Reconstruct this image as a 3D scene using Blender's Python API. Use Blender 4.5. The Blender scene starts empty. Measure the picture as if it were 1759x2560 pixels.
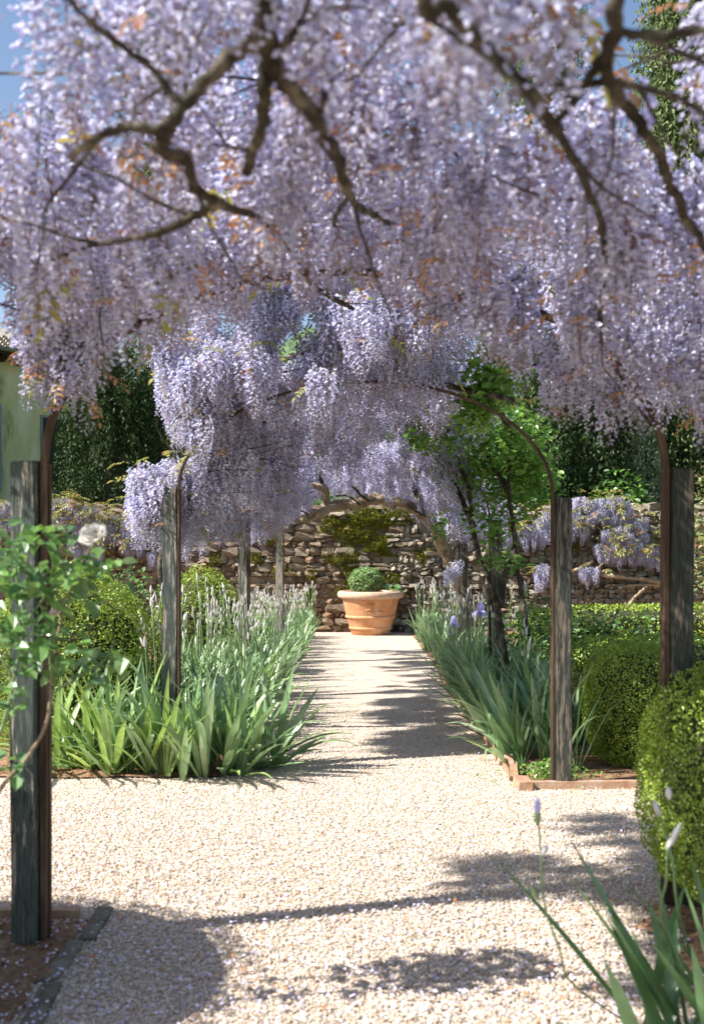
import bpy, bmesh, math, random
import numpy as np
from mathutils import noise as mnoise
from mathutils import Vector, Matrix, Euler
R = math.radians
rnd = random.Random(7)
rng = np.random.default_rng(7)
S = bpy.context.scene
C = S.collection

# ------------------------------------------------------------------ camera, sky, sun, exposure
CAM_H = 1.45
FPX = 2565.0            # focal length in photograph pixels (35 mm on a 24 mm wide frame)
cd = bpy.data.cameras.new('camera'); cam = bpy.data.objects.new('camera', cd); C.objects.link(cam)
cam.location = (0, 0, CAM_H); cam.rotation_euler = (R(90), 0, 0)
cd.sensor_fit = 'HORIZONTAL'; cd.sensor_width = 24; cd.lens = 35; cd.shift_y = 101/1759
cd.clip_start = 0.05; cd.clip_end = 3000
cd.dof.use_dof = True; cd.dof.focus_distance = 11.0; cd.dof.aperture_fstop = 3.1
S.camera = cam
SUN_EL, SUN_AZ = 43.0, 16.5      # elevation; the light travels towards +X, turned SUN_AZ towards +Y
w = bpy.data.worlds.new('World'); S.world = w; w.use_nodes = True
nt = w.node_tree; nt.nodes.clear()
sky = nt.nodes.new('ShaderNodeTexSky'); sky.sky_type = 'NISHITA'; sky.sun_disc = False
sky.sun_elevation = R(SUN_EL); sky.sun_rotation = R(270-SUN_AZ); sky.dust_density = 1.2; sky.air_density = 1.0
bg = nt.nodes.new('ShaderNodeBackground'); bg.inputs[1].default_value = 0.09
wo = nt.nodes.new('ShaderNodeOutputWorld')
nt.links.new(sky.outputs[0], bg.inputs[0]); nt.links.new(bg.outputs[0], wo.inputs[0])
sd = bpy.data.lights.new('sun', 'SUN'); sd.energy = 5.0; sd.angle = R(0.5); sd.color = (1, 0.96, 0.90)
sun = bpy.data.objects.new('sun', sd); C.objects.link(sun)
ce, se = math.cos(R(SUN_EL)), math.sin(R(SUN_EL))
sun.rotation_euler = Vector((ce*math.cos(R(SUN_AZ)), ce*math.sin(R(SUN_AZ)), -se)).to_track_quat('-Z', 'Y').to_euler()
S.view_settings.view_transform = 'Standard'; S.view_settings.look = 'None'
S.view_settings.gamma = 1; S.view_settings.exposure = 1.12; S.view_settings.use_curve_mapping = False

def P(x, y, d):
    """where a point seen at photograph pixel (x, y) stands when it is d metres away"""
    return Vector(((x-879.5)/FPX*d, d, CAM_H-(y-1381)/FPX*d))
def D(x, y, d):      # the same for positions read off the reduced view
    return P(x*1.1021, y*1.1021, d)

# ------------------------------------------------------------------ materials
def _mat(name):
    m = bpy.data.materials.new(name); m.use_nodes = True
    n = m.node_tree.nodes; n.clear()
    return m, n, m.node_tree.links
def ramp(n, stops):
    r = n.new('ShaderNodeValToRGB'); e = r.color_ramp.elements
    while len(e) > 1: e.remove(e[0])
    e[0].position = stops[0][0]; e[0].color = (*stops[0][1], 1)
    for p, c in stops[1:]:
        k = e.new(p); k.color = (*c, 1)
    return r
def leaf_mat(name, cols, trans=0.35, rough=0.5, gloss=0.06, vein=0.0, island=True):
    """cols: colours spread at random over the leaves"""
    m, n, l = _mat(name)
    g = n.new('ShaderNodeNewGeometry'); oi = n.new('ShaderNodeObjectInfo')
    add = n.new('ShaderNodeMath'); add.operation = 'ADD'
    l.new(g.outputs['Random Per Island'], add.inputs[0]); l.new(oi.outputs['Random'], add.inputs[1])
    fr = n.new('ShaderNodeMath'); fr.operation = 'FRACT'; l.new(add.outputs[0], fr.inputs[0])
    st = [(i/(len(cols)-1) if len(cols) > 1 else 0, c) for i, c in enumerate(cols)]
    r = ramp(n, st); l.new((fr if island else oi).outputs[0 if island else 'Random'], r.inputs[0])
    no = n.new('ShaderNodeTexNoise'); no.inputs['Scale'].default_value = 9
    tc = n.new('ShaderNodeTexCoord'); l.new(tc.outputs['Object'], no.inputs[0])
    mx = n.new('ShaderNodeMix'); mx.data_type = 'RGBA'; mx.blend_type = 'MULTIPLY'
    mr = n.new('ShaderNodeMapRange'); mr.inputs[1].default_value = .3; mr.inputs[2].default_value = .7
    mr.inputs[3].default_value = .75; mr.inputs[4].default_value = 1.25
    l.new(no.outputs[0], mr.inputs[0]); mx.inputs[0].default_value = 1
    l.new(r.outputs[0], mx.inputs[6]); l.new(mr.outputs[0], mx.inputs[7])
    d = n.new('ShaderNodeBsdfDiffuse'); t = n.new('ShaderNodeBsdfTranslucent')
    l.new(mx.outputs[2], d.inputs[0]); l.new(mx.outputs[2], t.inputs[0])
    a = n.new('ShaderNodeMixShader'); a.inputs[0].default_value = trans
    l.new(d.outputs[0], a.inputs[1]); l.new(t.outputs[0], a.inputs[2])
    gl = n.new('ShaderNodeBsdfGlossy'); gl.inputs['Roughness'].default_value = rough
    b = n.new('ShaderNodeMixShader'); b.inputs[0].default_value = gloss
    l.new(a.outputs[0], b.inputs[1]); l.new(gl.outputs[0], b.inputs[2])
    o = n.new('ShaderNodeOutputMaterial'); l.new(b.outputs[0], o.inputs[0])
    return m
def surf_mat(name, stops, scale=5, detail=6, rough=.85, bump=.3, stretch=(1, 1, 1), dist=.02, kind='noise', coord='Object', bscale=None, rnd_amt=0.0, spec=.3):
    m, n, l = _mat(name)
    tc = n.new('ShaderNodeTexCoord'); mp = n.new('ShaderNodeMapping'); mp.inputs['Scale'].default_value = stretch
    l.new(tc.outputs[coord], mp.inputs[0])
    if kind == 'noise':
        t = n.new('ShaderNodeTexNoise'); t.inputs['Scale'].default_value = scale; t.inputs['Detail'].default_value = detail
        t.inputs['Roughness'].default_value = .65
        fac = t.outputs[0]
    else:
        t = n.new('ShaderNodeTexVoronoi'); t.inputs['Scale'].default_value = scale
        sep = n.new('ShaderNodeSeparateColor'); l.new(t.outputs['Color'], sep.inputs[0]); fac = sep.outputs[0]
    l.new(mp.outputs[0], t.inputs[0])
    if rnd_amt:
        oi = n.new('ShaderNodeObjectInfo'); g = n.new('ShaderNodeNewGeometry')
        ad = n.new('ShaderNodeMath'); ad.operation = 'ADD'; l.new(oi.outputs['Random'], ad.inputs[0]); l.new(g.outputs['Random Per Island'], ad.inputs[1])
        fr = n.new('ShaderNodeMath'); fr.operation = 'FRACT'; l.new(ad.outputs[0], fr.inputs[0])
        mm = n.new('ShaderNodeMapRange'); mm.inputs[3].default_value = -rnd_amt; mm.inputs[4].default_value = rnd_amt
        l.new(fr.outputs[0], mm.inputs[0])
        a2 = n.new('ShaderNodeMath'); a2.operation = 'ADD'; l.new(fac, a2.inputs[0]); l.new(mm.outputs[0], a2.inputs[1]); fac = a2.outputs[0]
    r = ramp(n, stops); l.new(fac, r.inputs[0])
    p = n.new('ShaderNodeBsdfPrincipled'); p.inputs['Roughness'].default_value = rough
    p.inputs['Specular IOR Level'].default_value = spec
    l.new(r.outputs[0], p.inputs['Base Color'])
    b = n.new('ShaderNodeBump'); b.inputs['Strength'].default_value = bump; b.inputs['Distance'].default_value = dist
    if kind == 'noise':
        if bscale:
            t2 = n.new('ShaderNodeTexNoise'); t2.inputs['Scale'].default_value = bscale; t2.inputs['Detail'].default_value = 8
            t2.inputs['Roughness'].default_value = .7
            l.new(mp.outputs[0], t2.inputs[0]); l.new(t2.outputs[0], b.inputs['Height'])
        else: l.new(t.outputs[0], b.inputs['Height'])
    else: l.new(t.outputs['Distance'], b.inputs['Height']); b.invert = True
    l.new(b.outputs[0], p.inputs['Normal'])
    o = n.new('ShaderNodeOutputMaterial'); l.new(p.outputs[0], o.inputs[0])
    return m

M = {}
M['banner'] = leaf_mat('wisteria_banner', [(.66, .68, .84), (.80, .81, .92), (.56, .59, .80), (.76, .74, .82), (.72, .73, .90)], .30, gloss=.02)
M['keel'] = leaf_mat('wisteria_keel', [(.54, .54, .78), (.70, .70, .88), (.45, .44, .70), (.68, .65, .80)], .26, gloss=.03)
M['rachis'] = leaf_mat('flower_stalk', [(.20, .13, .10), (.26, .15, .12)], .1)
M['bronze'] = leaf_mat('bronze_leaf', [(.52, .21, .09), (.46, .26, .10), (.56, .32, .16), (.36, .14, .07)], .45)
M['yellow'] = leaf_mat('yellow_leaf', [(.40, .36, .06), (.34, .36, .07), (.46, .34, .10), (.26, .33, .06)], .45)
M['box'] = leaf_mat('box_leaf', [(.24, .35, .035), (.31, .43, .045), (.20, .31, .03), (.35, .45, .06), (.24, .35, .035)], .3, gloss=.05, rough=.4)
M['boxdark'] = leaf_mat('box_leaf_dark', [(.05, .10, .02), (.08, .14, .025), (.10, .18, .03)], .25, gloss=.05)
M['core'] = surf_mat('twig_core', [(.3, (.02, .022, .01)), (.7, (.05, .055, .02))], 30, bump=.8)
M['iris'] = leaf_mat('iris_leaf', [(0.216, 0.356, 0.167), (0.300, 0.437, 0.216), (0.180, 0.322, 0.118), (0.360, 0.483, 0.274), (0.312, 0.471, 0.137)], .32, gloss=.07, rough=.35)
M['irisy'] = leaf_mat('iris_leaf_yellow_green', [(.30, .44, .10), (.36, .50, .13), (.22, .37, .10)], .4, gloss=.07, rough=.35)
M['irisg'] = leaf_mat('iris_leaf_deep', [(0.125, 0.252, 0.100), (0.188, 0.324, 0.140), (0.138, 0.276, 0.100)], .3, gloss=.08, rough=.35)
M['stem'] = leaf_mat('green_stem', [(.16, .25, .10), (.20, .29, .12)], .1)
M['bud'] = leaf_mat('papery_bud', [(.72, .68, .66), (.80, .77, .74), (.60, .56, .60)], .3, gloss=.02)
M['blueflower'] = leaf_mat('iris_flower', [(.42, .40, .78), (.52, .50, .82)], .35)
M['rosewhite'] = leaf_mat('white_rose_petal', [(.88, .86, .80), (.85, .80, .75)], .3, gloss=.02)
M['rosepink'] = leaf_mat('pink_rose_petal', [(.85, .62, .62), (.85, .70, .66)], .3, gloss=.02)
M['roseleaf'] = leaf_mat('rose_leaf', [(.13, .28, .07), (.20, .36, .08), (.10, .22, .09), (.22, .36, .14)], .4, gloss=.08, rough=.3)
M['climb'] = leaf_mat('climber_leaf', [(.14, .32, .045), (.22, .42, .06), (.09, .22, .035), (.30, .48, .10)], .4, gloss=.06, rough=.35)
M['ballleaf'] = leaf_mat('potted_leaf', [(.20, .34, .10), (.30, .44, .16), (.14, .26, .06), (.36, .48, .22)], .3)
M['darkconifer'] = leaf_mat('dark_conifer', [(.018, .038, .010), (.028, .055, .013), (.045, .085, .02)], .15, gloss=.02)
M['greyconifer'] = leaf_mat('grey_conifer', [(.16, .22, .11), (.22, .28, .15), (.12, .17, .08)], .15, gloss=.02)
M['cypress'] = leaf_mat('cypress_green', [(.07, .11, .035), (.12, .16, .055), (.16, .19, .08)], .15, gloss=.02)
M['treeleaf'] = leaf_mat('tree_leaf', [(.05, .12, .02), (.09, .20, .03), (.04, .08, .02)], .35)
M['photinia'] = leaf_mat('reddish_leaf', [(.14, .24, .08), (.30, .32, .12), (.42, .24, .12), (.20, .30, .10)], .35, gloss=.07)
M['moss'] = leaf_mat('moss', [(.10, .13, .015), (.17, .17, .02), (.07, .09, .015), (.24, .20, .03)], .1, gloss=0)
M['bark'] = surf_mat('bark', [(.3, (.015, .011, .007)), (.5, (.05, .039, .025)), (.68, (.22, .19, .14))], 14, bump=.8, stretch=(1, 1, 1), dist=.02, bscale=40)
M['palebark'] = surf_mat('pale_bark', [(.3, (.16, .11, .065)), (.55, (.42, .33, .22)), (.75, (.60, .52, .40))], 9, bump=1, dist=.04, bscale=22)
M['gravelbase'] = surf_mat('gravel', [(.0, (0.487, 0.370, 0.266)), (.25, (0.661, 0.588, 0.498)), (.45, (0.539, 0.412, 0.299)), (.62, (0.713, 0.647, 0.564)), (.8, (0.400, 0.269, 0.174)), (.88, (0.644, 0.563, 0.473)), (1, (0.348, 0.302, 0.257))], 62, kind='voronoi', bump=1, dist=.012, coord='Object')
M['pebble'] = leaf_mat('pebble', [(0.539, 0.420, 0.315), (0.696, 0.622, 0.531), (0.435, 0.294, 0.199), (0.748, 0.689, 0.614), (0.626, 0.538, 0.440), (0.331, 0.269, 0.216), (0.679, 0.588, 0.481), (0.522, 0.370, 0.249), (0.731, 0.655, 0.564)], 0, gloss=.02, rough=.6)
M['soil'] = surf_mat('soil', [(.3, (.14, .08, .045)), (.55, (.36, .21, .12)), (.75, (.50, .34, .21))], 22, bump=1, dist=.05)
M['clod'] = leaf_mat('soil_clod', [(.30, .16, .09), (.20, .10, .055), (.40, .25, .15)], 0, gloss=0)
M['terra'] = surf_mat('ground_earth', [(.3, (.10, .08, .035)), (.6, (.14, .15, .04)), (.8, (.2, .2, .08))], 3, bump=.6)
M['petal'] = leaf_mat('fallen_petal', [(.62, .56, .80), (.72, .66, .86), (.80, .76, .86), (.55, .48, .74)], .2, gloss=0)
M['stone'] = surf_mat('wall_stone', [(.2, (0.108, 0.072, 0.041)), (.42, (0.270, 0.198, 0.131)), (.6, (0.396, 0.315, 0.225)), (.8, (0.504, 0.441, 0.342))], 7, bump=1, dist=.06, bscale=26, rnd_amt=.16)
M['stonered'] = surf_mat('warm_wall_stone', [(.2, (0.117, 0.063, 0.036)), (.45, (0.288, 0.180, 0.113)), (.8, (0.432, 0.324, 0.234))], 7, bump=1, dist=.05, bscale=26, rnd_amt=.14)
M['stonegrey'] = surf_mat('craggy_stone', [(.2, (.12, .095, .065)), (.45, (.34, .29, .22)), (.8, (.54, .49, .39))], 8, bump=1, dist=.09, bscale=20, rnd_amt=.14)
M['mortar'] = surf_mat('mortar', [(.3, (.11, .075, .045)), (.6, (.26, .19, .125)), (.8, (.40, .32, .23))], 16, bump=1, dist=.06)
M['terracotta'] = surf_mat('terracotta', [(.25, (0.450, 0.198, 0.090)), (.5, (0.540, 0.261, 0.126)), (.62, (0.576, 0.342, 0.198)), (.74, (0.630, 0.504, 0.396))], 4, bump=.15, dist=.01, bscale=60, rough=.75)
M['terracottarim'] = surf_mat('weathered_terracotta', [(.25, (0.396, 0.270, 0.198)), (.5, (0.558, 0.360, 0.243)), (.75, (0.594, 0.468, 0.378))], 12, bump=.25, dist=.01, bscale=50, rough=.8)
M['brick'] = surf_mat('edging_brick', [(.3, (.32, .16, .09)), (.6, (.46, .30, .20)), (.8, (.52, .42, .33))], 12, bump=.6, bscale=50, rnd_amt=.12)
M['rust'] = surf_mat('rusty_bar', [(.3, (.025, .016, .011)), (.55, (.085, .052, .032)), (.75, (.19, .14, .10))], 16, bump=.4, stretch=(1, 1, .2), bscale=60)
M['plaster'] = surf_mat('green_plaster', [(.3, (.20, .20, .10)), (.42, (.52, .53, .24)), (.6, (.66, .66, .40)), (.8, (.72, .70, .50))], 1.6, bump=.25, stretch=(1, 1, .35), bscale=12)
M['shutter'] = surf_mat('grey_shutter', [(.3, (.20, .22, .24)), (.7, (.30, .32, .34))], 10, stretch=(1, 1, .1))
M['rooftile'] = surf_mat('roof_tile', [(.3, (.30, .26, .20)), (.55, (.50, .44, .36)), (.7, (.62, .40, .20)), (.85, (.62, .58, .50))], 9, bump=.5, rnd_amt=.1)
M['gutter'] = surf_mat('gutter_zinc', [(.3, (.16, .19, .17)), (.7, (.27, .30, .27))], 6, bump=.1, rough=.5)
M['timber'] = surf_mat('dark_timber', [(.3, (.03, .022, .015)), (.7, (.08, .06, .04))], 10, bump=.4)
M['hill'] = surf_mat('hill_woods', [(.3, (.06, .12, .05)), (.5, (.12, .21, .08)), (.7, (.25, .33, .14))], .06, bump=1, dist=4, bscale=.3)
def glass_mat():
    m, n, l = _mat('window_glass'); p = n.new('ShaderNodeBsdfPrincipled'); p.inputs['Base Color'].default_value = (.02, .025, .025, 1)
    p.inputs['Roughness'].default_value = .06; o = n.new('ShaderNodeOutputMaterial'); l.new(p.outputs[0], o.inputs[0]); return m
M['glass'] = glass_mat()
def post_mat(name, green, bare, amount, seed):
    """flaking green paint over grey, weathered wood"""
    m, n, l = _mat(name)
    tc = n.new('ShaderNodeTexCoord'); mp = n.new('ShaderNodeMapping'); mp.inputs['Scale'].default_value = (1, 1, .09); mp.inputs['Location'].default_value = (seed, seed*2, seed)
    l.new(tc.outputs['Object'], mp.inputs[0])
    a = n.new('ShaderNodeTexNoise'); a.inputs['Scale'].default_value = 42; a.inputs['Detail'].default_value = 8; a.inputs['Roughness'].default_value = .7; l.new(mp.outputs[0], a.inputs[0])
    b = n.new('ShaderNodeTexNoise'); b.inputs['Scale'].default_value = 150; b.inputs['Detail'].default_value = 5; l.new(mp.outputs[0], b.inputs[0])
    wd = ramp(n, [(.3, tuple(c*.35 for c in bare)), (.5, bare), (.75, tuple(min(1, c*1.4) for c in bare))]); l.new(b.outputs[0], wd.inputs[0])
    gr = ramp(n, [(.3, tuple(c*.45 for c in green)), (.55, green), (.8, tuple(c*1.6 for c in green))]); l.new(b.outputs[0], gr.inputs[0])
    f = ramp(n, [(amount-.025, (0, 0, 0)), (amount+.025, (1, 1, 1))]); l.new(a.outputs[0], f.inputs[0])
    mx = n.new('ShaderNodeMix'); mx.data_type = 'RGBA'; l.new(f.outputs[0], mx.inputs[0]); l.new(gr.outputs[0], mx.inputs[6]); l.new(wd.outputs[0], mx.inputs[7])
    p = n.new('ShaderNodeBsdfPrincipled'); p.inputs['Roughness'].default_value = .75; p.inputs['Specular IOR Level'].default_value = .25; l.new(mx.outputs[2], p.inputs['Base Color'])
    bp = n.new('ShaderNodeBump'); bp.inputs['Strength'].default_value = .8; bp.inputs['Distance'].default_value = .006
    ad = n.new('ShaderNodeMath'); ad.operation = 'SUBTRACT'; l.new(b.outputs[0], ad.inputs[0]); l.new(f.outputs[0], ad.inputs[1]); l.new(ad.outputs[0], bp.inputs['Height'])
    l.new(bp.outputs[0], p.inputs['Normal'])
    o = n.new('ShaderNodeOutputMaterial'); l.new(p.outputs[0], o.inputs[0]); return m

# ------------------------------------------------------------------ helpers
WM = {}
def tag(o, label=None, cat=None, group=None, kind=None):
    if label: o['label'] = label
    if cat: o['category'] = cat
    if group: o['group'] = group
    if kind: o['kind'] = kind
    return o
def thing(name, loc, label, cat, group=None, rz=0):
    o = bpy.data.objects.new(name, None); C.objects.link(o); o.empty_display_size = .1
    o.location = loc; o.rotation_euler = (0, 0, rz)
    WM[o] = Matrix.Translation(Vector(loc)) @ Matrix.Rotation(rz, 4, 'Z')
    return tag(o, label, cat, group)
def attach(o, parent, world=None):
    """o keeps the world placement `world` (identity when its mesh is built in world coordinates)"""
    world = world or Matrix.Identity(4)
    if parent is not None:
        o.parent = parent; loc = WM[parent].inverted() @ world
    else: loc = world
    l, q, s = loc.decompose(); o.location = l; o.rotation_euler = q.to_euler(); o.scale = s
    WM[o] = world
def mesh(name, v, f, mats, smooth=False, mi=None):
    me = bpy.data.meshes.new(name)
    if isinstance(f, np.ndarray):
        v = np.asarray(v, dtype=np.float32); k = f.shape[1]
        me.vertices.add(len(v)); me.vertices.foreach_set('co', v.ravel())
        me.loops.add(f.size); me.loops.foreach_set('vertex_index', f.astype(np.int32).ravel())
        me.polygons.add(len(f)); me.polygons.foreach_set('loop_start', np.arange(0, f.size, k, dtype=np.int32))
        me.update(calc_edges=True)
    else: me.from_pydata([tuple(p) for p in v], [], f); me.update()
    for m in (mats if isinstance(mats, (list, tuple)) else [mats]): me.materials.append(m)
    if mi is not None: me.polygons.foreach_set('material_index', np.asarray(mi, dtype=np.int32))
    if smooth: me.polygons.foreach_set('use_smooth', np.ones(len(me.polygons), dtype=bool))
    return me
def obj(name, me, parent=None, world=None):
    o = bpy.data.objects.new(name, me); C.objects.link(o); attach(o, parent, world); return o
class MB:
    def __init__(s): s.v = []; s.f = []; s.m = []
    def add(s, v, f, mi=0):
        k = len(s.v); s.v += [tuple(p) for p in v]; s.f += [tuple(i+k for i in q) for q in f]; s.m += [mi]*len(f)
    def box(s, c, sz, rot=None, jit=0, mi=0):
        x, y, z = (a/2 for a in sz); vs = []
        for dx, dy, dz in ((-x, -y, -z), (x, -y, -z), (x, y, -z), (-x, y, -z), (-x, -y, z), (x, -y, z), (x, y, z), (-x, y, z)):
            p = Vector((dx+rnd.uniform(-jit, jit), dy+rnd.uniform(-jit, jit), dz+rnd.uniform(-jit, jit)))
            if rot: p = rot @ p
            vs.append(p+Vector(c))
        s.add(vs, [(0, 3, 2, 1), (4, 5, 6, 7), (0, 1, 5, 4), (1, 2, 6, 5), (2, 3, 7, 6), (3, 0, 4, 7)], mi)
    def tube(s, pts, rad, n=7, mi=0, wob=0):
        pts = [Vector(p) for p in pts]; k = len(pts)
        if not isinstance(rad, (list, tuple)): rad = [rad]*k
        vs = []; u = None
        for i, p in enumerate(pts):
            t = (pts[min(i+1, k-1)]-pts[max(i-1, 0)]).normalized()
            if u is None: u = t.orthogonal().normalized()
            u = (u-t*u.dot(t)).normalized(); b = t.cross(u)
            for j in range(n):
                a = 2*math.pi*j/n; r = rad[i]*(1+(rnd.uniform(-wob, wob) if wob else 0))
                vs.append(p+(u*math.cos(a)+b*math.sin(a))*r)
        fs = [(i*n+j, i*n+(j+1) % n, (i+1)*n+(j+1) % n, (i+1)*n+j) for i in range(k-1) for j in range(n)]
        fs += [tuple(range(n-1, -1, -1)), tuple((k-1)*n+j for j in range(n))]
        s.add(vs, fs, mi)
    def sweep(s, pts, w, dpt, side, mi=0):
        """rectangular bar along pts; `side` is the direction of its width dpt"""
        pts = [Vector(p) for p in pts]; k = len(pts); vs = []; side = Vector(side)
        for i, p in enumerate(pts):
            t = (pts[min(i+1, k-1)]-pts[max(i-1, 0)]).normalized(); nn = t.cross(side).normalized(); sd_ = nn.cross(t).normalized()
            for a, b in ((-1, -1), (1, -1), (1, 1), (-1, 1)): vs.append(p+nn*a*w/2+sd_*b*dpt/2)
        fs = [(i*4+j, i*4+(j+1) % 4, (i+1)*4+(j+1) % 4, (i+1)*4+j) for i in range(k-1) for j in range(4)]
        fs += [(3, 2, 1, 0), tuple((k-1)*4+j for j in range(4))]
        s.add(vs, fs, mi)
    def lathe(s, prof, c, n=40, mi=0):
        c = Vector(c); vs = []
        for r, z in prof:
            for j in range(n):
                a = 2*math.pi*j/n; vs.append(c+Vector((r*math.cos(a), r*math.sin(a), z)))
        s.add(vs, [(i*n+j, i*n+(j+1) % n, (i+1)*n+(j+1) % n, (i+1)*n+j) for i in range(len(prof)-1) for j in range(n)], mi)
    def mesh(s, name, mats, smooth=False): return mesh(name, s.v, s.f, mats, smooth, s.m)
    def build(s, name, mats, parent=None, smooth=False, world=None, kind=None):
        o = obj(name, s.mesh(name, mats, smooth), parent, world)
        if kind: o['kind'] = kind
        return o
def smooth_path(pts, n=6):
    """Catmull-Rom through pts"""
    pts = [Vector(p) for p in pts]; out = []
    q = [pts[0]*2-pts[1]]+pts+[pts[-1]*2-pts[-2]]
    for i in range(1, len(q)-2):
        for j in range(n):
            t = j/n; a, b, c, d = q[i-1], q[i], q[i+1], q[i+2]
            out.append(.5*((2*b)+(c-a)*t+(2*a-5*b+4*c-d)*t*t+(3*b-a-3*c+d)*t**3))
    out.append(pts[-1]); return out
def lerp(a, b, n): return [a+(b-a)*i/(n-1) for i in range(n)]
def limb(pts, r0, r1, n=9, wob=.1, jit=.15, mb=None, sub=6):
    mb = mb or MB(); sp = smooth_path(pts, sub)
    sp = [p+Vector((rnd.uniform(-1, 1), rnd.uniform(-1, 1), rnd.uniform(-1, 1)))*r0*jit for p in sp]
    rr = [r*(1+rnd.uniform(-.12, .16)) for r in lerp(r0, r1, len(sp))]
    mb.tube(sp, rr, n, wob=wob); return mb

def leaf_quads(pos, nrm, length, width, up=None, tilt=.6):
    """little folded leaves (4 vertices, 2 triangles each) at pos, roughly facing along nrm"""
    n = len(pos)
    r = rng.normal(size=(n, 3)); r /= np.linalg.norm(r, axis=1)[:, None]
    nn = nrm*(1-tilt)+r*tilt; nn /= np.linalg.norm(nn, axis=1)[:, None]+1e-9
    r2 = rng.normal(size=(n, 3)) if up is None else up+rng.normal(size=(n, 3))*.5
    t = np.cross(nn, r2); t /= np.linalg.norm(t, axis=1)[:, None]+1e-9
    if up is not None: t = np.cross(t, nn)
    s = np.cross(nn, t)
    L = (length*rng.uniform(.6, 1.25, n))[:, None]; W = (width*rng.uniform(.7, 1.2, n))[:, None]
    v = np.stack([pos-t*L*.5, pos+s*W*.5+nn*W*.18, pos+t*L*.5, pos-s*W*.5+nn*W*.18], 1).reshape(-1, 3)
    b = np.arange(n)*4
    f = np.concatenate([np.stack([b, b+1, b+2], 1), np.stack([b, b+2, b+3], 1)])
    return v, f
def leaf_obj(name, pos, nrm, length, width, mat, parent, up=None, tilt=.6, kind='stuff'):
    v, f = leaf_quads(np.asarray(pos), np.asarray(nrm), length, width, up, tilt)
    return tag(obj(name, mesh(name, v, f, mat), parent), kind=kind)

def populate(parent, part, stuff, items, variants, nmax=300, pick=None):
    """items: (location, euler, scale, variant). The ones that show largest become parts, the rest one 'stuff' object."""
    def size(it):
        p = it[0]
        if p[1] < .4: return 0
        x = 879.5+p[0]/p[1]*FPX; y = 1381-(p[2]-CAM_H)/p[1]*FPX
        return it[2]/p[1] if -60 < x < 1820 and -120 < y < 2620 else 0
    items = sorted(items, key=size, reverse=True)
    k = min(nmax, len(items)); first = {}
    for j, it in enumerate(items):
        if j >= k and it[3] in first: continue
        if j >= k and len(first) >= len(variants): break
        wm = Matrix.Translation(it[0]) @ Euler(it[1]).to_matrix().to_4x4() @ Matrix.Scale(it[2], 4)
        o = obj(part, variants[it[3]], parent, wm); first.setdefault(it[3], o)
    rest = items[k:]
    if rest:
        scatter(stuff, [it[0] for it in rest], [it[1] for it in rest], [it[2] for it in rest], [it[3] for it in rest], first, parent)
def scatter(name, pos, rot, scl, idx, sources, parent):
    n = len(pos); keys = sorted(sources)
    me = bpy.data.meshes.new(name); me.vertices.add(n); me.vertices.foreach_set('co', np.asarray([tuple(p) for p in pos], dtype=np.float32).ravel())
    a = me.attributes.new('turn', 'FLOAT_VECTOR', 'POINT'); a.data.foreach_set('vector', np.asarray([tuple(r) for r in rot], dtype=np.float32).ravel())
    a = me.attributes.new('size', 'FLOAT', 'POINT'); a.data.foreach_set('value', np.asarray(scl, dtype=np.float32))
    pos_in = {k: i for i, k in enumerate(keys)}
    a = me.attributes.new('pick', 'INT', 'POINT'); a.data.foreach_set('value', np.asarray([pos_in.get(i, 0) for i in idx], dtype=np.int32))
    o = obj(name, me, parent); o['kind'] = 'stuff'
    g = bpy.data.node_groups.new(name, 'GeometryNodeTree')
    g.interface.new_socket('Geometry', in_out='INPUT', socket_type='NodeSocketGeometry')
    g.interface.new_socket('Geometry', in_out='OUTPUT', socket_type='NodeSocketGeometry')
    N, L = g.nodes, g.links
    gi, go = N.new('NodeGroupInput'), N.new('NodeGroupOutput'); ip = N.new('GeometryNodeInstanceOnPoints')
    jo = N.new('GeometryNodeJoinGeometry')
    for k in reversed(keys):
        oi = N.new('GeometryNodeObjectInfo'); oi.inputs['Object'].default_value = sources[k]; oi.inputs['As Instance'].default_value = True
        L.new(oi.outputs['Geometry'], jo.inputs[0])
    def attr(nm, ty):
        q = N.new('GeometryNodeInputNamedAttribute'); q.data_type = ty; q.inputs[0].default_value = nm; return [s for s in q.outputs if s.enabled and s.name == 'Attribute'][0]
    L.new(gi.outputs[0], ip.inputs['Points']); L.new(jo.outputs[0], ip.inputs['Instance']); ip.inputs['Pick Instance'].default_value = True
    L.new(attr('pick', 'INT'), ip.inputs['Instance Index']); L.new(attr('turn', 'FLOAT_VECTOR'), ip.inputs['Rotation']); L.new(attr('size', 'FLOAT'), ip.inputs['Scale'])
    L.new(ip.outputs[0], go.inputs[0])
    mod = o.modifiers.new('scatter', 'NODES'); mod.node_group = g
    return o

# ------------------------------------------------------------------ ground, path, beds
def sheet(name, x0, x1, y0, y1, z, mat, nx=1, ny=1, edge=0):
    v = []; f = []
    for j in range(ny+1):
        for i in range(nx+1):
            x = x0+(x1-x0)*i/nx; y = y0+(y1-y0)*j/ny
            if edge and i in (0, nx): x += rnd.uniform(-edge, edge)
            if edge and j in (0, ny): y += rnd.uniform(-edge, edge)
            v.append((x, y, z+(rnd.uniform(0, edge*.35) if edge and 0 < i < nx and 0 < j < ny else 0)))
    f = [(j*(nx+1)+i, j*(nx+1)+i+1, (j+1)*(nx+1)+i+1, (j+1)*(nx+1)+i) for j in range(ny) for i in range(nx)]
    return tag(obj(name, mesh(name, v, f, mat, smooth=bool(edge))), kind='structure')
sheet('ground', -900, 900, -200, 1600, -.01, M['terra'])
gravel = sheet('gravel_path', -6, 6, -3, 19, 0, M['gravelbase'])
sheet('left_bed', -6, -.84, 6.58, 18.7, .012, M['soil'], 40, 90, .03)
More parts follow.
